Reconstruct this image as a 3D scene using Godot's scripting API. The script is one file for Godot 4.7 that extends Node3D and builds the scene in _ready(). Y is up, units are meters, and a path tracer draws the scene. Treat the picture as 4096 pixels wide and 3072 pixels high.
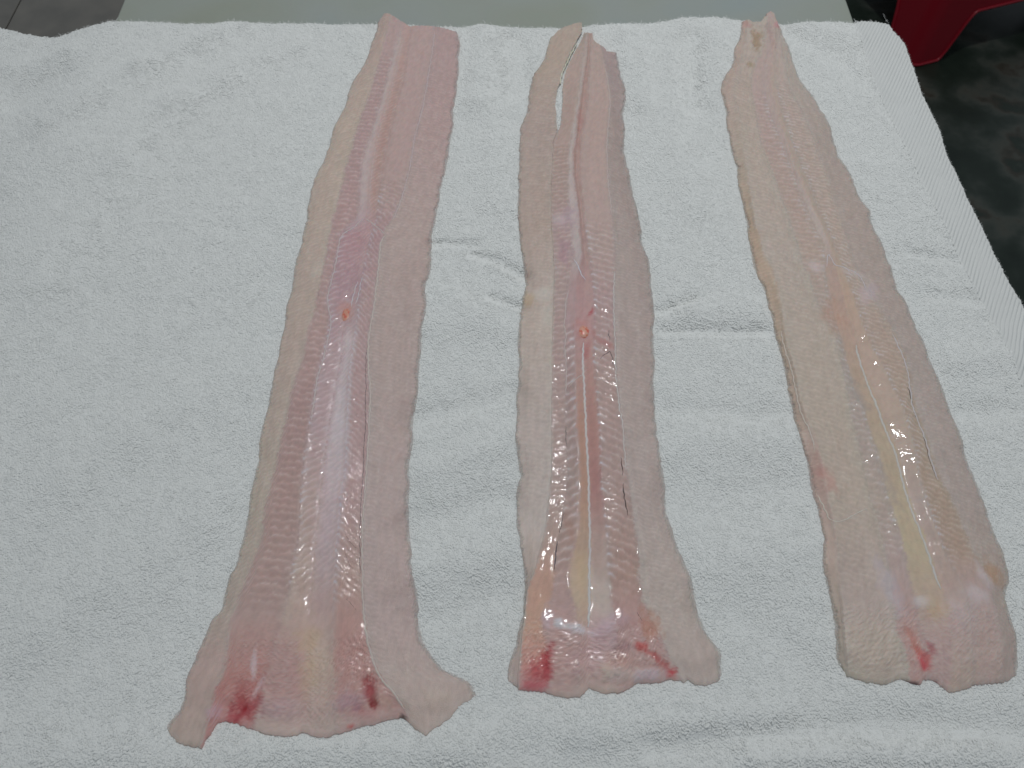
extends Node3D
# Three long eel fillets laid out on a white terry towel over a plastic cutting board.
# Positions in the tables are millimetres on the board: x to the right, z towards the viewer, 0 at the foot of the camera.

const MM := 0.001
var LEFT := {
	"label": "leftmost eel fillet, widest at its near end, pale membrane stripe with painted sheen down its groove",
	"lines": [
		[-137.6, -707.9, -138.6, -695.9, -141.1, -665.6, -148.5, -636.5, -152.7, -621.3, -155.7, -595.5, -161.6, -567, -164.8, -551.2, -166.8, -522.2, -173.1, -498.2, -174.5, -483.9, -174.4, -449.2, -175.4, -433.4, -175.5, -410.3, -177.8, -379.5, -177.3, -348.7, -177.1, -316.5, -177.6, -291.6, -177.3, -266.4, -179.3, -252.9, -179.3, -228.1, -178.5, -202.7, -177.9, -185.7, -179.9, -165.5, -180.7, -147.2, -183.5, -140.2, -185.3, -125.1, -184.6, -117.9, -188.9, -116.8, -190.6, -111, -192.6, -101.7, -194.6, -89.9, -197.3, -78.4, -196.1, -68.3, -197.8, -58.9, -203.4, -52.1],
		[-122.5, -715.6, -126, -674.8, -129.6, -636.5, -134.5, -595.5, -140.1, -559, -142.8, -525.9, -146.3, -496.4, -148, -464.5, -151.1, -434.2, -151.5, -401.5, -153.2, -373, -153.5, -348.7, -156.7, -330.2, -156.7, -306.2, -159, -291.6, -160.7, -277.5, -162.2, -254.1, -163.7, -233.1, -163.9, -211.6, -166.6, -190.7, -164.9, -165.5, -169, -147.2, -172.7, -128.6, -175.8, -113.9, -175.9, -101.7, -173.3, -91, -174.1, -80.4, -177.6, -70.2, -178.3, -57.2, -179.6, -50.3],
		[-113.1, -701.9, -113.6, -674.8, -116.9, -640.9, -119.9, -603.9, -124, -567, -128.4, -539.2, -131.9, -505.5, -130.5, -473.1, -129.3, -452.3, -132.8, -439.7, -142, -426.1, -143.3, -401.5, -144.7, -378, -146.1, -368.1, -144.5, -355.2, -140.9, -340.9, -140.8, -324, -142.4, -306.2, -144.3, -291.6, -144.2, -272, -144.1, -252.9, -144.7, -234.5, -143.9, -211.6, -143.5, -202.7, -141, -177.9, -140.6, -161.7, -141, -143.7, -141.8, -126.2, -143.9, -112.7, -147.2, -94.4, -149.8, -72.8, -152.3, -52.1],
		[-107.6, -701.9, -108.2, -674.8, -111.1, -640.9, -114, -603.9, -118, -567, -121.2, -539.2, -122.6, -505.5, -122.3, -473.1, -120.9, -453.7, -121.6, -442.5, -123.9, -423.4, -127.4, -397.1, -128.8, -371.8, -129.2, -347.5, -130, -330.2, -128.7, -306.2, -130.2, -277.5, -131.1, -243.5, -130.7, -211.6, -130.7, -197.4, -129.5, -159.2, -127.2, -124, -124.9, -94.4, -121.1, -49.4],
		[-100, -701.9, -101.2, -674.8, -103.1, -629.9, -106.4, -593.4, -110, -553.1, -112.5, -524.1, -113.9, -496.4, -114.2, -469.6, -114, -452.5, -114.8, -437, -117.4, -420.7, -119.3, -397.1, -119.9, -371.8, -120, -347.5, -119.8, -330.2, -120.4, -298.7, -118.5, -263.7, -116.2, -237, -114.2, -211.6, -115.9, -197.4, -114.1, -159.2, -112.1, -121.7, -110.3, -94.4, -103.6, -49.4],
		[-77.3, -701.9, -78.8, -654.3, -80.7, -621.3, -82.8, -583.2, -87.5, -547.3, -89.5, -514.7, -91.7, -489.3, -94.3, -469.6, -100, -444.1, -105.3, -428.8, -108.2, -417.2, -108.2, -392.9, -108, -361.5, -109, -336.2, -109.6, -321, -107.5, -298.7, -104.4, -280.2, -102.8, -257, -101.6, -230.6, -100.7, -202.7, -99.7, -171.7, -97.3, -147.2, -94.4, -121.7, -91.1, -106.1, -88, -95.3, -81, -80.4, -71.4, -70.2, -64.3, -61.2, -61.2, -54.8],
		[-54.3, -694.7, -51.7, -684.1, -51.7, -640.9, -54.2, -573, -56.3, -524.1, -60.9, -491.1, -63.9, -454.2, -66.5, -419.6, -65.8, -401.5, -67.6, -364.9, -68.5, -333.2, -68.8, -304.7, -69.5, -277.5, -70.9, -250.1, -71.1, -218, -70.2, -197.4, -68.6, -174.1, -65.1, -155.7, -62.7, -135.5, -59.2, -117.1, -54.8, -99.6, -48.6, -88.8, -40.6, -81.6, -26.3, -77.4, -21.4, -68.5],
	],
	"heights": [[-742.9, 2.604, -410.1, 2.356, -124.9, 1.736, -45.4, 1.364], [-742.9, 5.9, -437, 5.4, -192.3, 5, -52.1, 4.4], [-742.9, 6, -465, 7, -410.1, 4.8, -312.9, 5.5, -249.3, 7.5, -141, 7.6, -94.4, 5.6, -52.1, 4.6], [-742.9, 6, -465, 6.5, -410.1, 4.4, -312.9, 3.9, -229.6, 3.5, -141, 4.1, -94.4, 4.7, -52.1, 4.3], [-742.9, 4.4, -465, 4, -410.1, 4.6, -324.2, 6.6, -229.6, 8, -141, 8, -94.4, 6, -52.1, 5], [-742.9, 6.7, -437, 6.3, -290.9, 5.9, -124.9, 5.7, -79.9, 4.7, -52.1, 3.5], [-742.9, 3.1, -437, 2.48, -192.3, 2.232, -94.4, 1.86, -52.1, 1.364]],
	"soft": [2, 0.9, 2.5, 4.5, 4, 1, 2],
	"top": [-138, -705.9, -135.6, -714, -131, -723, -126, -721.3, -121.9, -716.8, -112.8, -708.3, -103.1, -699.9, -97.2, -702.3, -72, -697.5, -55.8, -695.9, -51.7, -686.1],
	"bottom": [-204.1, -51.4, -199.9, -46.4, -193.1, -41.7, -185.1, -40.1, -179.4, -39.3, -177.9, -42.1, -178.7, -52.1, -174.4, -53.7, -168.1, -54.2, -161.2, -52.3, -154.7, -50.3, -141.3, -46.4, -132.7, -45.5, -125.6, -46.7, -122.2, -48.4, -116, -45.5, -108.5, -45.1, -101.3, -47.5, -93.3, -49.9, -78.6, -53.3, -66.2, -56.4, -61.8, -54.2, -57.3, -50.3, -50.6, -46.4, -43.7, -51.4, -36.3, -56.3, -31.2, -63.1, -21.1, -67.7],
	"membrane": -109.4,
	"colors": [
		[[-722.1, 160, 141, 134], [-557.1, 164, 149, 138], [-410.1, 163, 148, 138], [-290.9, 161, 146, 137], [-192.3, 161, 149, 138], [-117.1, 160, 146, 137], [-87.1, 160, 140, 134], [-45.4, 154, 139, 131]],
		[[-722.1, 153, 133, 130], [-557.1, 154, 131, 129], [-437, 155, 131, 129], [-335.8, 156, 133, 129], [-269.7, 152, 128, 125], [-192.3, 153, 130, 125], [-117.1, 154, 133, 128], [-94.4, 155, 124, 119], [-79.9, 154, 114, 109], [-52.1, 160, 120, 117]],
		[[-701.9, 153, 133, 130], [-670.6, 158, 143, 140], [-465, 159, 143, 141], [-445.3, 157, 139, 140], [-426.1, 154, 125, 128], [-384.3, 152, 127, 130], [-312.9, 155, 134, 136], [-249.3, 156, 136, 137], [-192.3, 159, 140, 135], [-117.1, 160, 142, 133], [-94.4, 154, 127, 123], [-72.8, 154, 126, 122], [-52.1, 161, 142, 136]],
		[[-701.9, 153, 130, 125], [-573.7, 152, 127, 121], [-465, 152, 127, 121], [-437, 154, 127, 128], [-371.8, 156, 133, 134], [-338.1, 157, 137, 138], [-321.9, 176, 160, 161], [-249.3, 179, 163, 165], [-192.3, 173, 157, 159], [-157.5, 165, 149, 150], [-117.1, 160, 140, 136], [-87.1, 161, 143, 131], [-52.1, 159, 139, 134]],  # pale groove membrane, its nearer half lightened further by a painted lavender sheen
		[[-701.9, 154, 134, 131], [-465, 155, 135, 131], [-423.4, 156, 130, 131], [-359.5, 156, 133, 131], [-290.9, 153, 130, 129], [-192.3, 154, 130, 128], [-141, 156, 133, 126], [-94.4, 154, 121, 116], [-65.8, 154, 124, 119], [-52.1, 157, 135, 131]],
		[[-701.9, 152, 131, 129], [-557.1, 154, 133, 130], [-437, 154, 137, 132], [-290.9, 152, 136, 131], [-192.3, 156, 140, 136], [-109.4, 157, 140, 136], [-79.9, 158, 143, 137], [-52.1, 156, 141, 134]],
	],
	"ripples": [[0.17, 3.4, -7.5, 0.12, -644.2, -79.9, 0], [0.306, 5.4, 2.5, 0.2, -663, -109.4, 0], [0.378, 5.4, -11, 0.16, -448, -117.1, -1], [0.17, 4.6, -10.5, 0.12, -644.2, -117.1, 0], [0.324, 5.2, 13, 0.18, -500.4, -112.5, -1], [0.17, 3.2, 9, 0.12, -644.2, -65.8, 0]],
	"blobs": [
		[-159.1, -61.6, 11.1, 9.6, -30, 138, 48, 56, 0.75, -0.6],
		[-160.1, -58.6, 5.9, 1.6, -50, 124, 20, 30, 0.8, -0.4],
		[-157.1, -71.3, 9, 7.7, 0, 146, 90, 88, 0.5, 0],
		[-164.8, -56.1, 8.8, 3, -15, 154, 80, 84, 0.6, 0.2],
		[-175.7, -58.9, 5.9, 3.8, -20, 171, 143, 152, 0.6, 0.5],
		[-85.2, -72, 4.2, 12, -22, 127, 50, 55, 0.85, -1.6],
		[-81.5, -63.7, 3.6, 3, 0, 109, 28, 34, 0.85, -1.2],
		[-88.4, -58.9, 8.9, 4.1, 20, 147, 95, 96, 0.5, 0],
		[-94.4, -51.4, 2.9, 1.5, 0, 160, 44, 44, 0.9, 0.3],
		[-156.7, -84.2, 2.1, 10.1, -6, 176, 161, 164, 0.65, 0.4],
		[-152.6, -71.3, 1.8, 8.4, 25, 172, 156, 159, 0.55, 0.3],
		[-125.7, -100.4, 9.3, 13.5, 0, 168, 147, 124, 0.5, 0.1],
		[-122.6, -82.7, 6.8, 15.9, 0, 168, 148, 127, 0.5, 0.2],
		[-127.6, -379.3, 12, 17.5, 0, 140, 113, 122, 0.3, 0],
		[-129.4, -347.5, 6.6, 10.9, 0, 165, 118, 106, 0.5, 0.4],
		[-64.6, -56.3, 2.9, 1.9, 20, 56, 48, 46, 0.9, -1.2],
		[-157.9, -389.4, 4.4, 11.7, 8, 168, 161, 152, 0.5, 0.1],
		[-125.4, -121.8, 19, 14.1, 0, 160, 138, 134, 0.3, 0],
		[-184.3, -79.9, 3.8, 17.2, 18, 168, 150, 143, 0.35, 0.2],
		[-77.2, -65.8, 4.5, 6.9, -40, 156, 133, 122, 0.5, 0.3],
		[-45.2, -67.1, 9, 7, 0, 160, 148, 136, 0.4, 0.5],
		[-92.4, -54.8, 22.1, 4.1, -8, 160, 138, 134, 0.5, 0.3],
		[-138.9, -50.7, 16.1, 3.4, 8, 163, 147, 140, 0.5, 0.2],
		[-109.8, -52.1, 14.7, 4.7, -5, 163, 149, 140, 0.5, 0.2],
		[-137.6, -61.6, 11.9, 6.9, 0, 149, 127, 134, 0.4, 0],
		[-98, -65.8, 10.4, 6.9, 0, 138, 116, 128, 0.45, 0],
	],
	"cords": [
		["lateral_cord", 0.8, [170, 155, 147], 0.09, [-104.8, -423.5, -107.6, -414.7, -107.5, -390.5, -107.4, -359.3, -108.4, -334.2, -108.9, -319.1, -106.8, -296.9, -103.8, -278.5, -102.2, -255.4, -101, -229.2, -100.1, -201.5, -99.1, -170.6, -96.7, -146.3, -93.8, -120.9, -90.6, -105.4, -87.4, -94.7, -80.5, -79.9, -71, -69.8, -63.9, -60.8]],
		["lateral_cord", 0.41, [170, 154, 152], 0.03, [-77.3, -687.8, -78.3, -650.3, -80.2, -617.5, -82.3, -579.6, -87, -543.9, -88.9, -511.6, -91.2, -486.3, -93.7, -466.8, -99.4, -441.4]],
		["sinew", 0.58, [169, 154, 150], 0.06, [-124.3, -443.1, -130.7, -434.3, -141.1, -423.5, -142.5, -399, -143.8, -375.7, -145.2, -365.8, -143.6, -353, -140, -338.8, -139.9, -322, -141.5, -304.3, -143.4, -289.8, -143.3, -270.4, -143.2, -251.4]],
		["sinew", 0.58, [169, 154, 148], 0.06, [-123.2, -443.1, -114.2, -435.7, -104.4, -423.5]],
		["sinew", 0.46, [181, 168, 168], 0.06, [-122.8, -376.9, -125.1, -364.6, -125.8, -352.5]],
		["sinew", 0.43, [181, 168, 168], 0.06, [-120.1, -379.4, -121, -362.2, -122.6, -354.9]],
		["dark_vein", 0.22, [74, 63, 62], 0.0, [-109.7, -313.2, -108.9, -297.8, -106.9, -280.6, -106.1, -264, -104.4, -249.8, -103.7, -232.1, -102.6, -213.1, -102.2, -198.4, -101.1, -177, -99.5, -158.2, -97.4, -140.1]],
		["dark_vein", 0.16, [74, 56, 56], 0.0, [-111.1, -170.1, -106.1, -161.6, -100.4, -157.4]],
		["dark_vein", 0.15, [74, 56, 56], 0.0, [-109, -154.9, -104.5, -146.6, -101.8, -144.2]],
		["dark_vein", 0.15, [74, 56, 56], 0.0, [-105.5, -125.8, -100.3, -121.1, -97.6, -118]],
	],
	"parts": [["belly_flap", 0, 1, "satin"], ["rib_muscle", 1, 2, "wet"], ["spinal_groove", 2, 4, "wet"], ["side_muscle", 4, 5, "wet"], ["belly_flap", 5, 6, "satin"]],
	"spots": [[-128.6, -345.2, 3.8, 6.6, 1.2, 176, 120, 104]],
}
var MIDDLE := {
	"label": "middle eel fillet with a slit tail flap and an orange bead above its white ligament",
	"lines": [
		[37.7, -685.7, 36.2, -675.2, 33.5, -664.9, 30.8, -654.7, 25.2, -640.5, 21.3, -634.3, 18.9, -621.6, 16.8, -607, 14.8, -593.1, 13, -575.4, 7.3, -555.4, 6.3, -532.2, 5.3, -506.1, 5.6, -468.5, 5.1, -444.7, 6.2, -421.8, 10, -399.4, 10.2, -378, 8.1, -361.5, 6.6, -348.2, 5.4, -331.4, 4.6, -316.1, 5.6, -298.3, 4, -280, 3.6, -258.2, 2.7, -241.2, 3.1, -223.1, 5.2, -211, 3.4, -199.4, 3.7, -184.3, 2.2, -173.1, 3.3, -165.1, 5.6, -157.3, 7.3, -151.7, 8.2, -141.1, 7.2, -132.4, 6.3, -118.4, 3.3, -108.5, 2.2, -97.5, -0.2, -90.6, -1.7, -84.9, -2.1, -76.9],
		[70.8, -694, 65, -679.5, 59.2, -664.9, 54.5, -651.3, 48.8, -634.3, 46.1, -618.8, 43.4, -609.2, 41.4, -595.9, 40.4, -586.6, 41.1, -575.4, 40.8, -559.7, 42, -552.8, 37, -537.6, 35.1, -506.1, 33.6, -481, 32.8, -450.6, 32.6, -425, 33.4, -410.3, 33.5, -383.3, 31.9, -351.4, 30.4, -326.5, 29.4, -302.9, 29.3, -284.5, 27.9, -258.2, 27.1, -224.8, 27.2, -215, 25.6, -199.4, 23.2, -184.3, 22.1, -173.1, 19.9, -162.2, 17.7, -156.5, 14.7, -144.7, 10.2, -133.7, 8.6, -124.9, 7.9, -117.1, 5.2, -94.4, 3.3, -74.2],
		[75.3, -701.9, 69.2, -679.5, 63.1, -664.9, 58.1, -651.3, 52.2, -634.3, 49.2, -618.8, 48, -609.2, 48.1, -599.7, 47.2, -586.6, 46.2, -575.4, 44.7, -559.7, 43.1, -552.8, 37.9, -537.6, 36, -506.1, 34.4, -481, 33.6, -450.6, 33.4, -425, 34.2, -410.3, 34.3, -383.3, 32.6, -351.4, 31.2, -326.5, 30.2, -302.9, 30.1, -284.5, 28.7, -258.2, 27.8, -224.8, 27.9, -215, 26.3, -199.4, 23.9, -184.3, 22.8, -173.1, 20.6, -162.2, 18.3, -156.5, 15.4, -144.7, 10.9, -133.7, 9.2, -124.9, 8.5, -117.1, 5.8, -94.4, 3.9, -74.2],
		[74.4, -690, 72.2, -670.6, 68.6, -644.2, 63.5, -607, 61.1, -588.3, 59.2, -572.3, 55.5, -552.8, 50.3, -519.1, 49, -493.4, 48.5, -468.5, 48.5, -444.7, 50.1, -416.2, 50.3, -401.7, 46, -378, 43, -361.5, 41.7, -346.3, 40.3, -336.2, 41.4, -328.6, 39.9, -312.2, 40.9, -302.9, 39.6, -275.6, 38.6, -249.7, 38.8, -224.8, 38.9, -207.1, 36.9, -199.4, 35.2, -184.3, 32.8, -173.1, 30, -162.2, 27.9, -151.7, 26.9, -141.3, 26.3, -130.7, 21.6, -120.4, 19.3, -107.2, 19.7, -98.1, 22.6, -90.6, 21.2, -72.8],
		[76.2, -690, 74.7, -670.6, 72.2, -644.2, 65.9, -607, 63.7, -588.3, 61.6, -572.3, 58.9, -552.8, 54.6, -519.1, 53.1, -493.4, 54.9, -468.5, 56, -444.7, 56.2, -416.2, 56.3, -399.4, 52.6, -384.3, 50.1, -371.8, 49.1, -347.5, 47.8, -324.2, 47.2, -301.8, 46.7, -271.2, 45.8, -249.7, 46.5, -232.9, 46.3, -219.1, 46.3, -199.4, 44.6, -180.6, 44.3, -173.1, 42.2, -163.8, 39.8, -156.5, 37.4, -149.5, 35.8, -141.3, 36.1, -131, 39, -121, 40.8, -106.4, 39.9, -87.1, 37.7, -68.5],
		[78.2, -690, 76.2, -670.6, 73.9, -644.2, 68.3, -607, 66.5, -588.3, 64.3, -572.3, 61.6, -552.8, 57.5, -519.1, 56, -493.4, 57.9, -468.5, 58.6, -444.7, 59.3, -416.2, 59.8, -399.4, 57.6, -371.8, 56.1, -347.5, 54.7, -321.7, 53.5, -302.9, 53.3, -280, 53.4, -258.2, 53.1, -237, 53, -221.6, 52.9, -203.3, 52.3, -184.3, 51.5, -162.2, 50.2, -141.3, 49.1, -121, 47.7, -108.5, 46.6, -87.1, 46.3, -71.3],
		[80.2, -690, 77.4, -664.9, 75.5, -636.5, 72.1, -607, 70.7, -588.3, 68.5, -572.3, 66.5, -559.7, 62.3, -532.2, 59.7, -493.4, 60.8, -465, 61.1, -444.7, 62, -412.7, 63.4, -399.4, 64.4, -371.8, 64.7, -347.5, 62.7, -324.2, 61.2, -302.9, 61.5, -275.6, 62, -258.2, 62, -241.2, 61.2, -215, 61, -199.4, 61.9, -184.3, 62.3, -173.1, 62.9, -162.2, 62.3, -151.7, 62.2, -137.9, 62.7, -125.7, 64.3, -109.4, 62.8, -87.1, 61.6, -68.5],
		[86.3, -678.3, 87.8, -664.9, 89.1, -653.5, 90, -636.5, 91.8, -612, 92, -588.3, 89.4, -566.7, 85.5, -532.2, 84.3, -506.1, 83.8, -481, 84.4, -450.6, 84.1, -416.2, 82.6, -388.6, 81, -370.8, 79.4, -346.3, 78.9, -326.5, 77.7, -302.9, 77.5, -284.5, 78, -266.8, 79.3, -249.7, 79.2, -232.2, 79.4, -215, 79.5, -201, 80.2, -188, 80.9, -176.9, 82, -165.8, 82.3, -151.7, 81.5, -137.9, 82.3, -127.2, 85.6, -115.7, 90.7, -105.9, 94.2, -94.3, 98.7, -86.2, 102.4, -78.1],
		[104.3, -657.7, 104.8, -641.3, 106.6, -618.8, 107.3, -602.5, 104.9, -579.1, 103.2, -559.7, 102.1, -532.2, 102.8, -508.6, 103.8, -487.2, 105.5, -468.5, 106.9, -450.6, 108.1, -435.3, 109.7, -421.8, 110.9, -404.8, 112.4, -383.3, 112.9, -366.9, 111, -341.2, 109.4, -321.7, 106.8, -293.5, 105.5, -275.6, 104.7, -249.7, 104.7, -235.5, 104.7, -219.1, 105.7, -199.4, 105.5, -184.3, 107.9, -173.1, 109.9, -160, 112.9, -148.2, 116.8, -136.1, 118.4, -123.8, 119.8, -113.7, 120.9, -106.6, 124.4, -102, 129.4, -95.6, 130.5, -91.2, 128.8, -81.7],
	],
	"heights": [[-742.9, 1.612, -410.1, 2.232, -174.6, 1.984, -124.9, 1.488, -72.8, 2.232], [-742.9, 3.4, -625.9, 2.4, -583.8, 0.8, -550.5, 2.9, -509.5, 5, -192.3, 5, -141, 4.2, -109.4, 4, -72.8, 5], [-742.9, 3, -625.9, 2.4, -583.8, 0.8, -550.5, 2.5, -509.5, 4.4, -192.3, 4.4, -141, 3.8, -109.4, 3.6, -72.8, 4.6], [-742.9, 4, -557.1, 6.5, -410.1, 6.6, -359.5, 4.6, -192.3, 4.2, -141, 4.4, -72.8, 5], [-742.9, 4, -557.1, 6.5, -410.1, 6.6, -359.5, 5.4, -269.7, 6, -157.5, 7, -117.1, 5.6, -72.8, 5], [-742.9, 3.6, -557.1, 4, -410.1, 4.2, -359.5, 4.3, -269.7, 3.3, -141, 3.3, -109.4, 4.3, -72.8, 3.9], [-742.9, 4.2, -557.1, 5.4, -410.1, 5.2, -335.8, 5.6, -249.3, 7.2, -141, 7, -101.9, 5.4, -72.8, 5], [-742.9, 4.3, -557.1, 6.5, -384.3, 6.1, -229.6, 5.3, -109.4, 4.9, -77, 3.9], [-742.9, 1.86, -494.3, 2.48, -229.6, 2.232, -94.4, 1.984, -72.8, 1.86]],
	"soft": [2, 1.2, 1.2, 1.5, 1.6, 0.8, 1.6, 1, 2],
	"top": [37.2, -683.7, 38.8, -686.9, 42.4, -691.2, 45.8, -696.3, 55.1, -703.9, 63.4, -708.3, 71.6, -710.7, 72.2, -701.9, 73.2, -690.8, 75, -691.2, 80.7, -691.2, 80.9, -680.2, 83, -676.4, 87.4, -671, 91.3, -666.8, 93, -662.2, 98.4, -662.6, 102.7, -660.7, 104.3, -655.4],
	"bottom": [-2.1, -76.9, 1.8, -73.9, 8.8, -71.3, 19.8, -70.5, 25, -68.4, 34.5, -67.1, 40.3, -67.4, 44.3, -70.2, 46.4, -72.8, 49.4, -71.1, 55.8, -69.5, 63.6, -69.9, 71.4, -72.6, 74.9, -75, 86.6, -75.6, 93.8, -76.9, 96.4, -77.6, 102.3, -77.4, 104.1, -75.9, 106.8, -77.6, 111, -74.5, 118.8, -74.5, 125.5, -76.3, 128.8, -81.7],
	"membrane": -118.7,
	"colors": [
		[[-709.9, 153, 139, 129], [-644.2, 154, 139, 128], [-557.1, 151, 136, 129], [-437, 153, 137, 128], [-376.8, 159, 146, 138], [-335.8, 161, 148, 139], [-249.3, 160, 148, 142], [-174.6, 162, 151, 145], [-157.5, 161, 147, 140], [-109.4, 161, 146, 138], [-72.8, 162, 146, 141]],
		[[-709.9, 153, 139, 129], [-644.2, 154, 139, 128], [-557.1, 151, 136, 129], [-437, 153, 137, 128], [-376.8, 159, 146, 138], [-335.8, 161, 148, 139], [-249.3, 160, 148, 142], [-174.6, 162, 151, 145], [-157.5, 161, 147, 140], [-109.4, 161, 146, 138], [-72.8, 162, 146, 141]],
		[[-701.9, 150, 134, 127], [-557.1, 152, 133, 126], [-465, 150, 131, 125], [-437, 153, 133, 131], [-384.3, 152, 133, 129], [-312.9, 151, 130, 126], [-210.7, 152, 133, 128], [-166, 154, 133, 125], [-141, 163, 132, 119], [-109.4, 165, 134, 119], [-87.1, 164, 121, 114], [-74.2, 159, 110, 110]],
		[[-694, 151, 134, 128], [-625.9, 158, 143, 137], [-465, 160, 145, 142], [-399.6, 159, 144, 142], [-379.3, 153, 129, 128], [-335.8, 154, 130, 129], [-290.9, 153, 131, 128], [-210.7, 153, 134, 129], [-157.5, 157, 134, 127], [-124.9, 157, 133, 129], [-94.4, 157, 130, 126], [-72.8, 159, 136, 131]],
		[[-694, 150, 128, 121], [-573.7, 149, 124, 118], [-410.1, 148, 124, 120], [-371.8, 151, 123, 122], [-335.8, 156, 127, 126], [-290.9, 154, 127, 121], [-249.3, 156, 124, 112], [-192.3, 158, 130, 116], [-157.5, 160, 139, 124], [-124.9, 164, 145, 128], [-101.9, 157, 130, 126], [-72.8, 160, 140, 134]],
		[[-694, 151, 130, 124], [-573.7, 151, 127, 121], [-410.1, 151, 128, 123], [-335.8, 156, 127, 126], [-290.9, 154, 124, 118], [-249.3, 154, 121, 115], [-201.4, 151, 116, 113], [-166, 154, 134, 128], [-124.9, 162, 147, 140], [-101.9, 159, 134, 135], [-72.8, 159, 139, 132]],
		[[-682.2, 151, 134, 128], [-557.1, 153, 134, 128], [-410.1, 154, 136, 131], [-359.5, 153, 131, 129], [-290.9, 151, 130, 125], [-210.7, 151, 131, 126], [-141, 152, 128, 120], [-109.4, 153, 125, 122], [-79.9, 157, 133, 128]],
		[[-663, 144, 128, 126], [-525, 145, 131, 126], [-410.1, 147, 134, 129], [-290.9, 151, 137, 132], [-192.3, 153, 140, 135], [-124.9, 157, 145, 138], [-79.9, 158, 145, 139]],
	],
	"ripples": [[0.17, 3.6, 6, 0.12, -644.2, -174.6, 0], [0, 4, 0, 0, -742.9, -742.5, 0], [0.252, 5.2, -1, 0.2, -544.1, -166, 0], [0.63, 7.4, -4, 0.32, -347.5, -124.9, 1], [0, 5, 0, 0, -742.9, -742.5, 0], [0, 5, 0, 0, -742.9, -742.5, 0], [0.45, 6.4, 9, 0.2, -448, -117.1, -1], [0.17, 3.2, 9, 0.12, -644.2, -87.1, 0]],
	"blobs": [
		[20.1, -85.6, 7.6, 8.7, 10, 144, 50, 58, 0.75, -0.3],
		[22.5, -91.5, 2.8, 8.1, 12, 138, 34, 44, 0.8, -0.3],
		[15.5, -81.3, 9.1, 5, 0, 156, 76, 80, 0.6, 0],
		[15.3, -74.2, 9, 2.8, 8, 156, 70, 80, 0.6, 0],
		[5.1, -79.9, 2.7, 5.7, 0, 171, 141, 136, 0.5, 0.3],
		[37.7, -107.9, 11.7, 3, 14, 181, 169, 172, 0.8, 0.6],
		[30, -111, 3.4, 3.4, 0, 184, 173, 178, 0.8, 0.5],
		[48.4, -104.1, 4.7, 1.8, 25, 179, 165, 168, 0.7, 0.4],
		[79.6, -96.6, 4.6, 3.3, 25, 160, 60, 56, 0.8, 0.2],
		[86.1, -91.5, 10.7, 2.4, 30, 149, 80, 78, 0.7, -0.4],
		[97.3, -81.3, 3.9, 3.7, 0, 160, 48, 56, 0.85, 0.2],
		[90.3, -87.1, 7.6, 2.9, 40, 143, 68, 68, 0.6, -0.2],
		[68, -95.9, 7.7, 5.2, 0, 132, 105, 108, 0.6, 0],
		[68.4, -79.9, 15.9, 4.9, 4, 164, 151, 147, 0.75, 1.6],
		[83.5, -79.9, 11.3, 4, -8, 162, 148, 154, 0.7, 1.4],
		[56.4, -82.7, 3.3, 5.8, -15, 167, 154, 144, 0.7, 1.3],
		[64.4, -88.5, 10.7, 6.6, 0, 157, 122, 112, 0.4, 0.2],
		[86.2, -109.4, 7, 11.4, -18, 156, 111, 92, 0.6, -0.3],
		[24.1, -365.6, 9.5, 7.3, 0, 169, 163, 155, 0.6, 0.2],
		[26.4, -342.8, 5, 14.2, 0, 166, 159, 151, 0.55, 0.1],
		[13.2, -360.8, 5.1, 8.7, 0, 162, 143, 120, 0.7, -0.3],
		[55.2, -331.1, 8.5, 11.6, 0, 160, 112, 108, 0.5, 0.5],
		[61.8, -347.5, 2.3, 5.2, 30, 146, 48, 60, 0.7, 0.1],
		[56.2, -312.9, 4.2, 9, 0, 151, 96, 95, 0.6, 0],
		[68.9, -319.7, 11.4, 3.2, 40, 149, 96, 95, 0.45, 0],
		[46.8, -445.3, 8.4, 13.9, 0, 152, 130, 138, 0.5, 0],
		[43.4, -407.5, 6.1, 15.7, 0, 147, 119, 127, 0.55, 0],
		[39.3, -442.5, 5.9, 8.3, 0, 166, 153, 154, 0.6, 0.5],
		[38.5, -171.2, 3, 12.1, -12, 143, 106, 92, 0.3, 0],
		[45.5, -142.6, 6.5, 14.7, 0, 168, 149, 123, 0.5, 0],
		[56, -128.1, 7.2, 15.9, -10, 170, 158, 151, 0.5, 0],
		[62.1, -563.7, 3.2, 16.6, 4, 148, 106, 102, 0.45, 0],
		[93.1, -402.2, 6.1, 10.4, 0, 156, 143, 136, 0.3, 0.2],
		[22.2, -112.5, 3.8, 9.2, 0, 163, 147, 155, 0.6, 0.3],
		[34.7, -68.5, 9, 2.8, 0, 163, 147, 140, 0.5, 0.2],
		[58.7, -71.1, 9, 2.2, 0, 163, 148, 139, 0.5, 0.2],
		[43.1, -88.5, 10.7, 8.8, 0, 155, 126, 127, 0.5, 0.2],
		[59.6, -109.4, 14, 4.6, -25, 165, 144, 154, 0.5, 0.3],
	],
	"cords": [
		["spinal_ligament", 1.15, [173, 163, 160], 0.27, [54.4, -319.7, 53.1, -301, 53, -278.3, 53, -256.6, 52.7, -235.6, 52.7, -220.2, 52.6, -202, 52, -183.2, 51.2, -161.3, 49.8, -140.4, 48.8, -120.3, 47.4, -107.9]],
		["lateral_cord", 0.58, [172, 162, 156], 0.06, [82.1, -386.2, 80.5, -368.5, 78.9, -344.2, 78.4, -324.5, 77.2, -301, 77, -282.7, 77.5, -265.2, 78.8, -248.2, 78.7, -230.7, 78.9, -213.7]],
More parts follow.
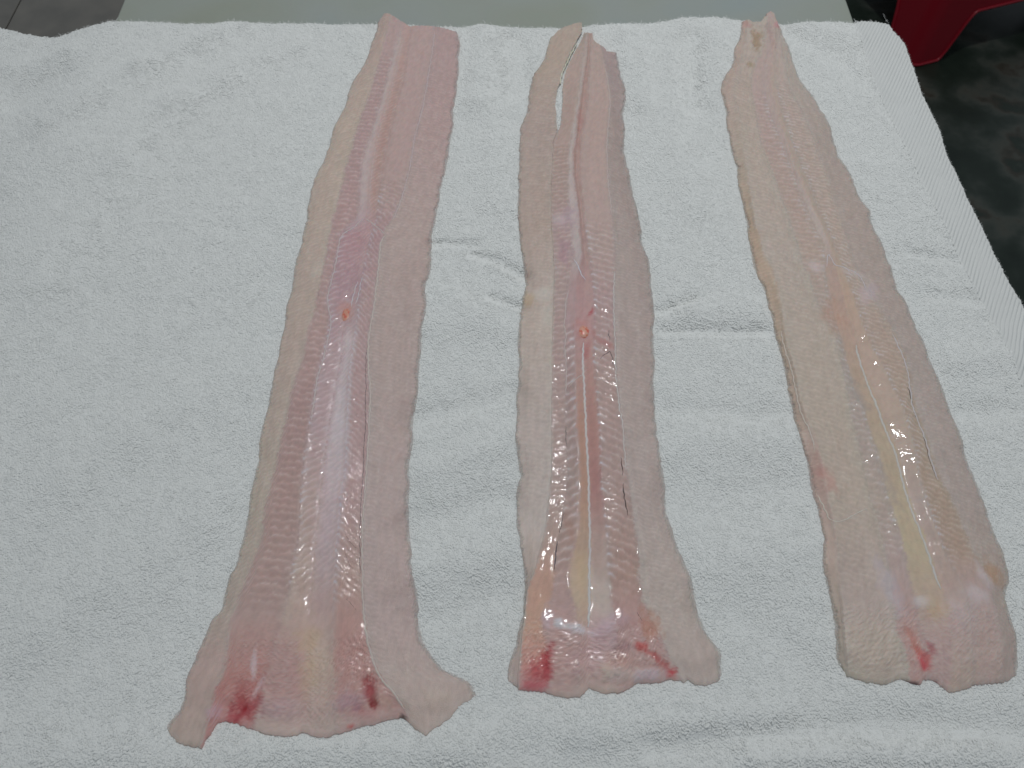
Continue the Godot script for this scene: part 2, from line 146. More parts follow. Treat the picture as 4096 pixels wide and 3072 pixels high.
		["lateral_cord", 0.41, [168, 154, 148], 0.03, [89.4, -632.6, 91.3, -608.2, 91.4, -584.7, 88.9, -563.2, 84.9, -529, 83.8, -503, 83.3, -478.1, 83.9, -447.8]],
		["sinew", 0.51, [168, 153, 147], 0.06, [45, -368.5, 42.7, -359.3, 41.4, -344.2, 40.1, -334.2, 41.2, -326.6, 39.7, -310.3, 40.6, -301, 39.3, -273.9]],
		["flap_rim", 0.87, [179, 167, 152], 0.12, [64.6, -675.3, 58.8, -660.8, 54.1, -647.3, 48.5, -630.4, 45.8, -615]],
		["dark_vein", 0.3, [46, 46, 52], 0.03, [74.3, -329.6, 73.5, -325, 74.4, -322.2, 74.6, -319.5]],
		["dark_vein", 0.28, [46, 46, 52], 0.03, [66, -303.9, 69.8, -307.9, 73.7, -310.5, 74.9, -306.5, 75.5, -303.2, 74.9, -300, 76.2, -297.1]],
		["dark_vein", 0.3, [69, 64, 63], 0.0, [38.4, -247.8, 38.2, -232.1]],
		["dark_vein", 0.5, [60, 58, 66], 0.03, [30.2, -163.3, 29, -156.6, 28.2, -149.9, 27.2, -144.2]],
		["dark_vein", 0.5, [74, 60, 54], -0.03, [75.8, -223.5, 76.3, -216.8, 76.1, -209.4]],
		["dark_vein", 0.6, [70, 58, 54], -0.03, [76.1, -203.8, 76, -192.9, 76.8, -185.8, 77.4, -180.5]],
		["dark_vein", 0.4, [85, 66, 60], -0.06, [77.8, -118, 79.1, -114.6, 81.6, -111.8]],
		["dark_vein", 0.3, [64, 56, 56], 0.0, [35, -183.2, 33, -175.3, 31.3, -168.4]],
		["sinew", 0.43, [168, 153, 147], 0.06, [41, -279.6, 46.3, -284.9, 52.1, -291.3, 56, -295.6]],
		["sinew", 0.58, [184, 170, 174], 0.06, [50, -399.3, 53.1, -392.1, 55.4, -384.5, 59.2, -379.4]],
	],
	"parts": [["belly_flap", 0, 2, "satin"], ["rib_muscle", 2, 3, "wet"], ["groove_wall", 3, 4, "wet"], ["spinal_groove", 4, 6, "wet"], ["side_muscle", 6, 7, "wet"], ["belly_flap", 7, 8, "satin"]],
	"spots": [[54.8, -329.1, 4.6, 5.8, 2.2, 192, 128, 112]],
	"open": [1, -718.0, -553.8],
}
var RIGHT := {
	"label": "rightmost eel fillet, slanting along the towel border, tail narrowed to a thin tip",
	"lines": [
		[233.2, -707.9, 227.2, -684.1, 220.3, -667.5, 216, -649.8, 208.2, -632.5, 201.8, -618, 198.2, -603.9, 198.6, -587.6, 198.8, -574.4, 197.9, -559.7, 197.8, -549.2, 197.6, -536.4, 198, -523.7, 198.4, -508, 197.6, -482.8, 199, -459.6, 198.6, -444.1, 196.7, -426.6, 197.6, -409.8, 197.9, -392.4, 199, -379.5, 202.1, -366.9, 203.4, -349.7, 203.2, -332.5, 204.1, -319.2, 204.5, -300.9, 204.6, -282.1, 204.4, -261.9, 205, -245.5, 205.6, -231.2, 206.3, -217.4, 207, -203.1, 207.6, -189.8, 207.2, -177.9, 204.4, -162.4, 202.3, -147.2, 202.6, -129.7, 202.8, -116.4, 201.2, -104.4, 200.6, -92.8, 201.7, -86.4],
		[240.1, -713.2, 233.9, -684.1, 223.8, -649.8, 208.6, -603.9, 208.8, -557.1, 204.4, -474, 203.3, -438.3, 205.7, -404.3, 209.1, -388.1, 210.5, -366.9, 210.3, -346.6, 208.2, -332.5, 208.5, -313.8, 210, -292.4, 209.9, -272, 210.5, -257, 213.5, -240.6, 214.2, -227.5, 214.9, -214.6, 214, -192.3, 213.7, -174.6, 210.8, -149.2, 208.9, -124.9, 204.7, -94.4, 204.5, -79.9],
		[259.9, -713.2, 258.6, -698.7, 247.2, -661.8, 237.1, -643.1, 230.4, -623.4, 226.6, -603.9, 226, -579.1, 224.7, -555.1, 224.1, -531.6, 227.9, -499.2, 230.3, -471.7, 233.3, -447.5, 234.1, -432.6, 234.7, -412.2, 235.1, -395.5, 238.2, -380.5, 238.8, -361.7, 240.9, -351.6, 243.3, -339.5, 247, -331.4, 246.7, -308.4, 245.7, -287.2, 244.8, -267, 244.2, -252.1, 243.5, -237.8, 243.9, -223.9, 243, -205.6, 242.8, -190.7, 244.8, -177.9, 244.1, -162.4, 243.5, -147.2, 242.8, -132.6, 241.2, -118.4, 239.6, -104.4, 241.7, -91, 240.7, -79.9],
		[264.8, -713.2, 256.7, -677.1, 245.9, -643.1, 238.8, -610.2, 239.2, -573, 244.1, -522.5, 246.3, -499.2, 248.4, -470.5, 251.2, -447.5, 252.4, -431.2, 255.8, -417.8, 256, -407.7, 253.1, -393.5, 251, -377.5, 250.4, -361.7, 250, -346.6, 250.7, -319.2, 250.8, -297.6, 250.4, -276, 253.7, -263.9, 254.3, -249.3, 254.4, -240.6, 255.6, -223.9, 254.9, -210.1, 254.9, -195, 255.8, -176.9, 255.9, -161.4, 255.4, -148.2, 254.6, -137.4, 255.5, -125.9, 253.8, -109, 252.8, -91, 250.8, -77],
		[267.6, -713.2, 260.9, -677.1, 251.9, -643.1, 245.2, -610.2, 244.7, -573, 247.2, -522.5, 248.9, -499.2, 252.7, -470.5, 256.3, -447.5, 259.4, -423.4, 261.8, -410.1, 262.1, -397.1, 262, -377.5, 261.5, -352.3, 261.7, -331.1, 262.7, -319.2, 262.4, -305.1, 263.7, -287.2, 265.7, -269.9, 266.7, -256.2, 268.6, -242.6, 270.2, -228.5, 270.5, -212.9, 270.3, -196.3, 270.9, -181.1, 272.6, -168.6, 273.6, -154.2, 274.3, -142.3, 275.1, -132.6, 274.1, -117.1, 269.2, -94.4, 263.4, -71.3],
		[269.6, -713.2, 263.9, -677.1, 256.8, -643.1, 251.1, -610.2, 250.5, -573, 252.7, -528.1, 255.4, -506.4, 258.4, -473.7, 261.6, -442.5, 265.5, -418, 267.2, -397.1, 268.4, -379.3, 270, -359.5, 270.1, -342.8, 271.2, -326.5, 273.2, -312.7, 277.8, -294.6, 280, -273.9, 282.3, -266, 282.7, -255.4, 282.1, -228.5, 278.7, -209.4, 279.1, -201.2, 279.4, -194.1, 280, -181.1, 280, -173.8, 281.3, -167.5, 281.2, -158.4, 283.6, -147.2, 286.2, -139.3, 288.3, -133.5, 287.5, -117.1, 283, -94.4, 278.4, -74.2],
		[270.1, -709.9, 267.6, -684.1, 264.3, -651.3, 263.5, -625.9, 263.3, -603.9, 268.4, -567, 270.4, -543.1, 273.1, -512.6, 274.2, -485.4, 274.6, -456.5, 275.2, -434.2, 275.3, -415.4, 275.9, -399.6, 276.4, -383.8, 280.5, -370.1, 284, -359.8, 287.1, -345.6, 292.7, -329, 294, -315.8, 295.2, -302.9, 294.5, -288.3, 291.5, -267.9, 292.1, -257, 293, -247.3, 293.6, -233.1, 293, -222, 294, -207.5, 296.8, -194.1, 299.7, -179, 299.7, -165.5, 301.9, -153.2, 303.4, -145.2, 304.4, -132.6, 305.4, -123.1, 304.5, -109, 301.5, -94.4, 295.7, -74.2],
		[275.9, -701.5, 275.3, -679.9, 275.3, -660.7, 276.2, -636.5, 278.8, -622, 283, -607.7, 288.5, -592.8, 290.6, -574.4, 293.2, -558.7, 292.4, -528.1, 295.4, -508, 298.1, -486.3, 299.9, -470.5, 303.6, -454.8, 305, -438.3, 306, -413.2, 308.6, -395.5, 308.6, -375.3, 311.4, -359.8, 314.1, -341.6, 315.9, -322.4, 317, -302.9, 318.8, -287.2, 320.1, -269.9, 319.9, -254.1, 320.3, -237.8, 320.8, -219.3, 321.5, -203.3, 322.7, -188.6, 323, -172.7, 324, -157.3, 323.3, -143.2, 321.3, -135.5, 316.4, -127.8, 315.2, -118.4, 315, -106.2, 313.3, -95.5, 311.3, -86.7, 307.4, -80.4],
	],
	"heights": [[-742.9, 1.364, -590.7, 1.86, -410.1, 1.984, -192.3, 1.86, -79.9, 1.86], [-742.9, 3, -590.7, 3.6, -410.1, 5.2, -192.3, 5, -79.9, 4.4], [-742.9, 3, -590.7, 4.8, -410.1, 5.4, -290.9, 5, -157.5, 5, -79.9, 4.4], [-742.9, 3, -590.7, 4.6, -410.1, 5, -290.9, 5.2, -229.6, 6.4, -149.2, 6.4, -117.1, 5, -79.9, 4.6], [-742.9, 3, -525, 6, -420.7, 6, -394.5, 3.5, -290.9, 3.7, -192.3, 3.3, -141, 3.7, -109.4, 4.5, -79.9, 3.9], [-742.9, 3, -525, 5, -394.5, 4.4, -312.9, 5.8, -210.7, 7, -149.2, 6.8, -117.1, 5.4, -79.9, 4.6], [-742.9, 3.3, -525, 5.9, -410.1, 6.1, -269.7, 5.3, -157.5, 5.1, -79.9, 4.3], [-742.9, 1.364, -525, 2.232, -290.9, 2.108, -141, 1.984, -79.9, 1.984]],
	"soft": [2, 1.4, 1.2, 1.6, 0.8, 3, 1.2, 2],
	"top": [232.4, -705.9, 234.4, -712.4, 241.1, -714.4, 244.9, -709.9, 253.2, -710.7, 257.2, -718, 261.2, -723.8, 265.5, -727.9, 268.5, -724.6, 268.9, -714.8, 271.4, -708.7, 276, -701.9],
	"bottom": [201.9, -85.8, 206, -79.6, 214.3, -76.2, 224.7, -74.5, 231.6, -76.2, 234.7, -77.9, 242.9, -74.5, 247.5, -74.5, 249.6, -77.6, 257, -76.6, 261.3, -71.9, 264.4, -70.2, 271.9, -71.5, 280.9, -74.5, 292.2, -75.3, 301.8, -77, 307.4, -80.4],
	"membrane": -128.1,
	"colors": [
		[[-714, 159, 142, 133], [-604.6, 157, 140, 131], [-525, 156, 142, 131], [-437, 161, 141, 124], [-397.1, 162, 142, 126], [-335.8, 159, 141, 126], [-249.3, 159, 141, 130], [-210.7, 160, 135, 127], [-183.4, 160, 140, 131], [-141, 160, 143, 133], [-94.4, 157, 145, 135]],
		[[-682.2, 157, 146, 138], [-625.9, 157, 143, 134], [-525, 157, 144, 134], [-410.1, 157, 145, 136], [-290.9, 157, 145, 134], [-192.3, 157, 144, 133], [-124.9, 157, 143, 136], [-94.4, 158, 146, 136]],
		[[-701.9, 155, 137, 131], [-590.7, 155, 137, 132], [-465, 154, 137, 129], [-410.1, 155, 139, 130], [-335.8, 152, 137, 129], [-269.7, 151, 138, 131], [-192.3, 155, 141, 132], [-141, 155, 137, 133], [-101.9, 156, 129, 124]],
		[[-701.9, 155, 137, 131], [-557.1, 153, 137, 132], [-494.3, 156, 142, 136], [-423.4, 160, 147, 141], [-394.5, 154, 135, 126], [-335.8, 157, 135, 124], [-290.9, 156, 138, 124], [-229.6, 158, 143, 126], [-157.5, 161, 148, 128], [-132.9, 159, 143, 129], [-101.9, 155, 135, 131]],
		[[-625.9, 154, 138, 130], [-437, 153, 138, 128], [-359.5, 157, 136, 122], [-312.9, 157, 138, 127], [-249.3, 156, 140, 129], [-192.3, 157, 142, 136], [-141, 155, 137, 129], [-109.4, 155, 137, 133], [-79.9, 155, 139, 130]],
		[[-625.9, 155, 140, 133], [-437, 155, 140, 131], [-335.8, 154, 138, 128], [-249.3, 153, 136, 123], [-192.3, 151, 134, 121], [-157.5, 152, 133, 121], [-132.9, 155, 137, 133], [-94.4, 154, 136, 130]],
		[[-701.9, 160, 147, 139], [-625.9, 156, 145, 137], [-525, 153, 140, 133], [-410.1, 152, 139, 132], [-290.9, 153, 141, 135], [-192.3, 153, 141, 135], [-141, 153, 140, 132], [-94.4, 152, 137, 131]],
	],
	"ripples": [[0.17, 3.4, 0, 0.12, -644.2, -174.6, 0], [0.17, 4.2, 13.5, 0.12, -644.2, -117.1, 0], [0.324, 5, 3, 0.16, -608.1, -141, 1], [0, 5, 0, 0, -742.9, -742.5, 0], [0, 5, 0, 0, -742.9, -742.5, 0], [0.198, 4.4, 9, 0.2, -625.9, -136.1, -1], [0.17, 3.2, 9, 0.12, -644.2, -87.1, 0]],
	"blobs": [
		[244.3, -682.2, 6.7, 18.7, 6, 138, 117, 96, 0.8, -0.6],
		[230.6, -642, 4.9, 5.2, -25, 138, 120, 98, 0.75, -0.4],
		[258.6, -690, 3.5, 23.6, 0, 143, 118, 114, 0.4, 0],
		[265.3, -722.1, 3.6, 10.2, 10, 160, 138, 134, 0.6, 0],
		[237.2, -705.9, 5.6, 8.8, 0, 168, 128, 124, 0.5, 0.2],
		[268.9, -705.9, 3.8, 4.8, 0, 168, 112, 118, 0.6, 0.1],
		[252.2, -88.5, 4.3, 8.8, -25, 160, 74, 76, 0.75, -0.5],
		[249.6, -87.1, 2.4, 5.2, -30, 172, 74, 80, 0.7, 0.3],
		[257.3, -95.9, 2.5, 5.9, -30, 138, 74, 80, 0.6, -0.4],
		[247.7, -100.4, 3.1, 9, -15, 156, 100, 88, 0.55, -0.3],
		[241.2, -75.6, 6, 1.1, 12, 74, 58, 60, 0.85, -1.2],
		[254.2, -76.3, 3.6, 1.1, 10, 106, 76, 72, 0.7, -0.8],
		[260, -123.4, 7.9, 4.7, 0, 176, 166, 165, 0.7, 0.4],
		[294.7, -128.1, 9.5, 6.3, 30, 170, 158, 158, 0.7, 0.5],
		[303.4, -141, 3.9, 9.8, -20, 168, 154, 154, 0.7, 0.4],
		[280.8, -118.7, 11, 9.3, 20, 163, 150, 148, 0.55, 0.3],
		[267.1, -120.2, 7.9, 7.8, 0, 160, 140, 116, 0.6, 0.1],
		[310.4, -142.6, 5.7, 9.8, -30, 152, 120, 94, 0.6, -0.2],
		[240.2, -132.9, 6.4, 19.2, -12, 163, 154, 160, 0.5, 0.3],
		[275.5, -384.3, 12, 3.5, 30, 170, 156, 152, 0.5, 0.4],
		[281, -364.4, 7.9, 12.2, 30, 166, 151, 156, 0.5, 0.4],
		[244.9, -391.9, 7.1, 6.4, 0, 171, 159, 159, 0.6, 0.4],
		[248.8, -342.8, 9.7, 16.5, 0, 159, 122, 104, 0.4, 0],
		[254, -210.7, 5.9, 28, -14, 147, 134, 128, 0.5, 0],
		[251.8, -278.1, 4.8, 23.2, -14, 143, 131, 126, 0.5, 0],
		[210.9, -81.3, 13.6, 5.7, 15, 160, 151, 139, 0.5, 0.3],
		[216, -210.7, 5.2, 14.9, -14, 162, 115, 108, 0.5, 0],
		[224.5, -100.4, 13.9, 10.5, 0, 159, 148, 136, 0.4, 0.2],
	],
	"cords": [
		["spinal_ligament", 1.0, [170, 160, 154], 0.24, [261.1, -317.3, 260.8, -303.2, 262.1, -285.5, 264, -268.3, 265.1, -254.6, 266.9, -241.1, 268.6, -227.1, 268.8, -211.6, 268.7, -195.1, 269.3, -180, 270.9, -167.5, 272, -153.2, 272.6, -141.4, 273.4, -131.8]],
		["lateral_cord", 0.72, [168, 156, 154], 0.06, [290.9, -327, 292.2, -313.9, 293.4, -301, 292.7, -286.6, 289.8, -266.2, 290.3, -255.4, 291.2, -245.8, 291.8, -231.7, 291.2, -220.6, 292.2, -206.2]],
		["dark_vein", 0.38, [46, 36, 32], 0.03, [289.9, -279.6, 290.2, -272.2, 289.9, -266, 289.7, -259.9, 289.6, -254.8]],
		["dark_vein", 0.22, [64, 50, 44], 0.0, [290.8, -243.8, 290.8, -232.1, 290.2, -220.6, 291.4, -207.5]],
		["sinew", 0.58, [174, 161, 150], 0.09, [206.9, -330.5, 207.2, -311.9, 208.7, -290.6, 208.6, -270.4, 209.3, -255.4, 212.1, -239.1, 211.9, -228.2]],
		["sinew", 0.51, [176, 164, 152], 0.09, [208.4, -198.4, 210.7, -189.4, 212, -179.6, 214.6, -176.3, 221.5, -177.4, 230.9, -182.3, 239.3, -185.8]],
		["sinew", 0.51, [176, 164, 164], 0.06, [254, -392.1, 258.2, -405, 261.6, -394.6, 268.1, -392.1, 272.4, -384.5]],
		["sinew", 0.43, [176, 164, 164], 0.06, [268.1, -392.1, 277.8, -381.9, 280, -369.5]],
	],
	"parts": [["skin_fringe", 0, 1, "satin"], ["belly_flap", 1, 2, "satin"], ["rib_muscle", 2, 3, "wet"], ["spinal_groove", 3, 5, "wet"], ["side_muscle", 5, 6, "wet"], ["belly_flap", 6, 7, "satin"]],
	"spots": [],
}
const TOWEL_FAR_EDGE := [-862.8, -738.4, -676.9, -738.4, -600.3, -746.8, -542.4, -733.4, -511.3, -723.9, -473.5, -713.3, -442.2, -712.9, -405.5, -712.4, -390.6, -713.2, -344, -710.4, -279.9, -708.7, -241.8, -710, -139.6, -708.3, -52.8, -703.1, -12.2, -704.7, 46.2, -701.5, 71.7, -704.3, 87.1, -707.5, 140.9, -710.4, 172.4, -718.5, 206, -720.5, 233.3, -714.4, 280.8, -708.3, 320, -712.8, 350.2, -710.8, 357.3, -714, 380.7, -715.6]
const TOWEL_RIGHT_EDGE := [386, -719.8, 389, -706, 396.7, -686.1, 394.8, -640.5, 394, -600.9, 396.9, -560.1, 394.7, -527.7, 396.5, -502.9, 398.8, -473.1, 400.9, -444.5, 403.8, -406.6, 405.3, -385.8, 410, -365.8, 412.1, -295.9, 412.9, -214.3, 411.8, -127.1, 410.9, -53, 409.1, -32.8]
const TOWEL_BORDER_LINE := [348.7, -704.3, 348.5, -680.6, 347.9, -635.3, 353, -596.1, 356.9, -555.6, 360.1, -523.5, 362.5, -498.9, 365.4, -469.3, 369.2, -441, 371.8, -403.3, 373.8, -382.7, 377.7, -362.8, 380.6, -293.6, 383.5, -212.6, 382.9, -126.1, 382.4, -52.5, 381.2, -32.6]
const TOWEL_NEAR_EDGE := [-333.7, -16, -220.4, -17.2, -78.2, -19.7, -6.9, -25.1, 21.9, -27.4, 36.4, -28.9, 65.2, -28.7, 137.1, -27.4, 209.2, -27.6, 294.8, -27.1, 402.8, -25.8]
const WRINKLES := [
	[-434.6, -572.2, -362.4, -639, 16, 2.5],
	[-362.4, -639, -277.3, -708.3, 14, 2],
	[-386.1, -523.5, -317.4, -589.2, 20, 1.4],
	[-317.4, -589.2, -224.2, -676.8, 18, 2],
	[-384.7, -387.8, -346.3, -517.3, 26, 2],
	[-346.3, -517.3, -276.2, -620.8, 24, 1.5],
	[-492.7, -620.8, -450.1, -639, 12, -4],
	[-507.5, -665.2, -446.5, -676.8, 14, 2.5],
	[-224.4, -293.6, -190.2, -375.2, 22, -1.2],
	[-304.4, -212.6, -215.1, -293.6, 26, 1.6],
	[-383.6, -293.6, -323.3, -362.8, 26, -1.4],
	[-291.1, -110.4, -211.7, -185.1, 28, 1.6],
	[-301.2, -73.4, -228.1, -110.4, 18, -1.3],
	[-225.9, -39.1, -221.8, -110.4, 22, 1.2],
	[-29.8, -696.3, -34.8, -589.2, 13, 2.4],
	[0.5, -684.5, 5.3, -610.1, 12, -2.6],
	[-20.6, -578.9, -12.5, -469.3, 20, 1.6],
	[114, -692.4, 120.5, -589.2, 14, 2.2],
	[174.1, -688.4, 167.6, -589.2, 14, -2.6],
	[137.4, -568.8, 153.7, -469.3, 22, 1.6],
	[203.3, -700.3, 187.4, -596.1, 14, 1.8],
	[269.2, -700.3, 316.9, -661.4, 13, -1.3],
	[316.9, -661.4, 356, -589.2, 14, -1.4],
	[356, -589.2, 369.1, -498.9, 11, -2],
	[369.1, -498.9, 379, -413.8, 11, -1.8],
	[379, -413.8, 383.8, -350.7, 11, -1.8],
	[298.7, -708.3, 344.3, -684.5, 12, 1.2],
	[320.5, -498.9, 328.7, -427.3, 24, 1.4],
	[-68.2, -420.5, -30.8, -419.2, 3.5, -1.6],
	[-34.7, -409.9, -9.8, -400.7, 4, -2.2],
	[-11.9, -400.7, 10.5, -385.3, 4, -2.4],
	[-19.5, -365.3, 8.3, -354.3, 4, -2],
	[-78, -377.7, -29.1, -350.7, 14, 1.4],
	[-67.9, -341.2, 2.3, -334.2, 16, 1.4],
	[-73.9, -255.7, 2.2, -276.4, 10, -1.6],
	[-60.6, -212.6, 0.4, -239.6, 12, 1.6],
	[-67, -176.2, -8.2, -195.9, 10, -1.8],
	[-64.8, -142.3, 0.3, -159, 14, 1.6],
	[-55, -113.5, -4.5, -129.3, 12, -1.2],
	[116.5, -351.9, 145.5, -364.1, 4, -2.2],
	[114.8, -334.2, 195.9, -331.8, 5, -1.6],
	[140, -350.7, 187.6, -353.1, 12, 1.4],
	[108, -263.9, 200.4, -259.8, 8, -1.2],
	[115.6, -231.8, 196.8, -239.6, 14, 1.4],
	[111.6, -194.1, 198.5, -201.4, 12, -1],
	[123.4, -150.5, 197.2, -159, 18, 1.6],
	[140, -118.2, 188.1, -80.6, 14, -1.4],
	[330.1, -408.6, 369.7, -403.3, 5, -1.2],
	[329.4, -367.8, 373.8, -362.8, 6, -1.2],
	[331.3, -304.6, 389.5, -311.3, 12, 1.4],
	[328.2, -261.8, 373.7, -263.9, 8, -1.3],
	[-269.6, -39.1, -166, -31.3, 16, 1.8],
	[-152.7, -37.8, -21.5, -36.5, 10, 1.6],
	[-36.4, -44.4, 52.3, -55.3, 12, 1.2],
	[37, -45.8, 156.7, -58, 10, 1.4],
	[80.7, -40.4, 215, -52.5, 8, -1.6],
	[138.3, -35.2, 284.4, -37.8, 8, 2],
	[229.8, -52.5, 301.5, -47.1, 10, -1.6],
]

var grain := FastNoiseLite.new()
var blotch := FastNoiseLite.new()
var swell := FastNoiseLite.new()
var fibre := FastNoiseLite.new()
var rng := RandomNumberGenerator.new()
var cover := PackedByteArray()          # where flesh lies on the towel, in cells of COVER_CELL mm
const COVER_CELL := 1.5
const COVER_W := 900
const COVER_H := 560
const LAY_STEP := 4.0
const LAY_W := 360
const LAY_H := 240
var lay := PackedFloat32Array()         # height of the towel, on a grid
const FLESH_LIGHT := Color(0.47, 0.50, 0.505)
var M := {}
var towel_left := -640.0
var far_x := PackedFloat32Array()
var far_z := PackedFloat32Array()


func _ready() -> void:
	# ---- camera, air, light
	var cam := Camera3D.new()
	cam.name = "camera"
	cam.fov = 2.0 * rad_to_deg(atan(0.5))
	cam.near = 0.02
	cam.far = 30.0
	add_child(cam)
	cam.position = Vector3(0, 0.5, 0)
	cam.rotation_degrees = Vector3(-60, 0, 0)
	cam.current = true
	var lens := CameraAttributesPhysical.new()
	lens.frustum_focal_length = 24.0
	lens.frustum_focus_distance = 0.56
	lens.frustum_near = 0.02
	lens.frustum_far = 30.0
	lens.exposure_aperture = 12.0
	cam.attributes = lens
	var env := Environment.new()
	env.background_mode = Environment.BG_COLOR
	env.background_color = Color(0.90, 0.955, 1.0)
	env.background_energy_multiplier = 0.20
	env.tonemap_mode = Environment.TONE_MAPPER_LINEAR
	env.tonemap_exposure = 1.0
	env.sdfgi_enabled = true
	env.ssao_enabled = true
	env.ssil_enabled = true
	var world := WorldEnvironment.new()
	world.name = "air"
	world.environment = env
	add_child(world)
	setup()
	ceiling_light(Vector3(0.16, 1.72, -0.80))
	# ---- setting
	floor_sheet()
	counter()
	board()
	stool()
	# ---- the fillets, then the towel round them
	for spec in [LEFT, MIDDLE, RIGHT]:
		fillet(spec)
	towel()


func setup() -> void:
	rng.seed = 77
	for n in [grain, blotch, swell, fibre]:
		n.noise_type = FastNoiseLite.TYPE_SIMPLEX
		n.fractal_type = FastNoiseLite.FRACTAL_NONE
	grain.seed = 3
	grain.frequency = 0.55
	blotch.seed = 8
	blotch.frequency = 0.11
	swell.seed = 21
	swell.frequency = 0.022
	fibre.seed = 5
	fibre.frequency = 0.33
	cover.resize(COVER_W * COVER_H)
	lay.resize(LAY_W * LAY_H)
	for j in LAY_H:
		for i in LAY_W:
			var x := i * LAY_STEP - 720.0
			var z := j * LAY_STEP - 850.0
			var y := 0.5 * swell.get_noise_2d(x, z) + 0.35 * swell.get_noise_2d(x * 2.3 + 90.0, z * 2.3)
			for w in WRINKLES:
				var a := Vector2(w[0], w[1])
				var b := Vector2(w[2], w[3])
				var p := Vector2(x, z)
				var t := clampf((p - a).dot(b - a) / (b - a).length_squared(), 0.0, 1.0)
				var d: float = p.distance_to(a.lerp(b, t)) / w[4]
				if d < 3.0:
					y += 2.4 * w[5] * smoothstep(-742.0, -690.0, z) * exp(-d * d)
			y = y + 4.5
			y = y if y > 1.5 else 1.5 * exp((y - 1.5) / 1.5)   # the cloth cannot sink into the board
			y -= 0.7
			if x < -404.0:   # off the left side of the board the towel sinks to the counter
				y -= 22.0 * smoothstep(0.0, 95.0, -404.0 - x)
			if x > 348.0:    # and off the right side it hangs over a little
				y -= 9.0 * pow(minf((x - 348.0) / 60.0, 3.0), 1.4)
			lay[j * LAY_W + i] = y
	# materials
	M.wet = material(Color.WHITE, 0.5, 0.24, 0.035)
	M.wet.metallic_specular = 0.3
	M.satin = material(Color.WHITE, 0.27)
	M.bead = material(Color.WHITE, 0.3)
	M.cord = material(Color.WHITE, 0.55)
	for k in ["wet", "satin", "bead", "cord"]:
		M[k].vertex_color_use_as_albedo = true
		M[k].subsurf_scatter_enabled = true
		M[k].subsurf_scatter_strength = 0.2
	var bump := NoiseTexture2D.new()
	bump.width = 512
	bump.height = 512
	bump.seamless = true
	bump.as_normal_map = true
	bump.bump_strength = 5.0
	var bn := FastNoiseLite.new()
	bn.seed = 4
	bn.frequency = 0.035
	bn.fractal_octaves = 4
	bump.noise = bn
	M.satin.transparency = BaseMaterial3D.TRANSPARENCY_ALPHA   # the flaps thin out to a film at their rims
	for k in ["wet", "satin"]:
		M[k].normal_enabled = true
		M[k].normal_texture = bump
		M[k].normal_scale = 0.5 if k == "wet" else 1.3
		M[k].uv1_scale = Vector3(70, 70, 70)
	M.terry = StandardMaterial3D.new()
	M.terry.albedo_color = Color(0.975, 0.975, 0.965)
	M.terry.roughness = 0.95
	M.terry.backlight_enabled = true
	M.terry.backlight = Color(0.4, 0.4, 0.4)
	M.weave = StandardMaterial3D.new()
	M.weave.albedo_color = Color(0.9, 0.9, 0.89)
	M.weave.roughness = 0.95


func material(c: Color, rough: float, coat := 0.0, coat_rough := 0.1) -> StandardMaterial3D:
	var m := StandardMaterial3D.new()
	m.albedo_color = c
	m.roughness = rough
	m.metallic_specular = 0.5
	if coat > 0.0:
		m.clearcoat_enabled = true
		m.clearcoat = coat
		m.clearcoat_roughness = coat_rough
	return m


func tag(o: Node3D, label: String, category: String, group := "", kind := "") -> void:
	if kind:
		o.set_meta("kind", kind)
	if label:
		o.set_meta("label", label)
	if category:
		o.set_meta("category", category)
	if group:
		o.set_meta("group", group)


func thing(called: String, label: String, category: String, at: Vector3, group := "") -> Node3D:
	var o := Node3D.new()
	o.name = called
	add_child(o, true)
	o.position = at
	tag(o, label, category, group)
	return o


func put(called: String, mesh: Mesh, m: Material, parent: Node3D) -> MeshInstance3D:
	var o := MeshInstance3D.new()
	o.name = called
	o.mesh = mesh
	o.material_override = m
	parent.add_child(o, true)
	return o


func arrays_mesh(v: PackedVector3Array, n: PackedVector3Array, idx: PackedInt32Array, c := PackedColorArray(), uv := PackedVector2Array()) -> ArrayMesh:
	var a := []
	a.resize(Mesh.ARRAY_MAX)
	a[Mesh.ARRAY_VERTEX] = v
	a[Mesh.ARRAY_NORMAL] = n
	a[Mesh.ARRAY_INDEX] = idx
	if c.size():
		a[Mesh.ARRAY_COLOR] = c
	if uv.size():
		a[Mesh.ARRAY_TEX_UV] = uv
	var m := ArrayMesh.new()
	m.add_surface_from_arrays(Mesh.PRIMITIVE_TRIANGLES, a)
	return m


func lay_at(x: float, z: float) -> float:
	var fx := clampf((x + 720.0) / LAY_STEP, 0.0, LAY_W - 1.01)
	var fz := clampf((z + 850.0) / LAY_STEP, 0.0, LAY_H - 1.01)
	var i := int(fx)
	var j := int(fz)
	var u := fx - i
	var v := fz - j
	var k := j * LAY_W + i
	return lerpf(lerpf(lay[k], lay[k + 1], u), lerpf(lay[k + LAY_W], lay[k + LAY_W + 1], u), v)


# value of a list [key, value, key, value, ...] at a key, held at both ends; step 2 with the key first or second
func along(l: Array, key: float, key_at := 0, value_at := 1) -> float:
	var n := l.size() / 2
	if key <= l[key_at]:
		return l[value_at]
	for i in range(1, n):
		var b: float = l[2 * i + key_at]
		if key <= b:
			var a: float = l[2 * i - 2 + key_at]
			return lerpf(l[2 * i - 2 + value_at], l[2 * i + value_at], (key - a) / maxf(b - a, 0.001))
	return l[2 * n - 2 + value_at]


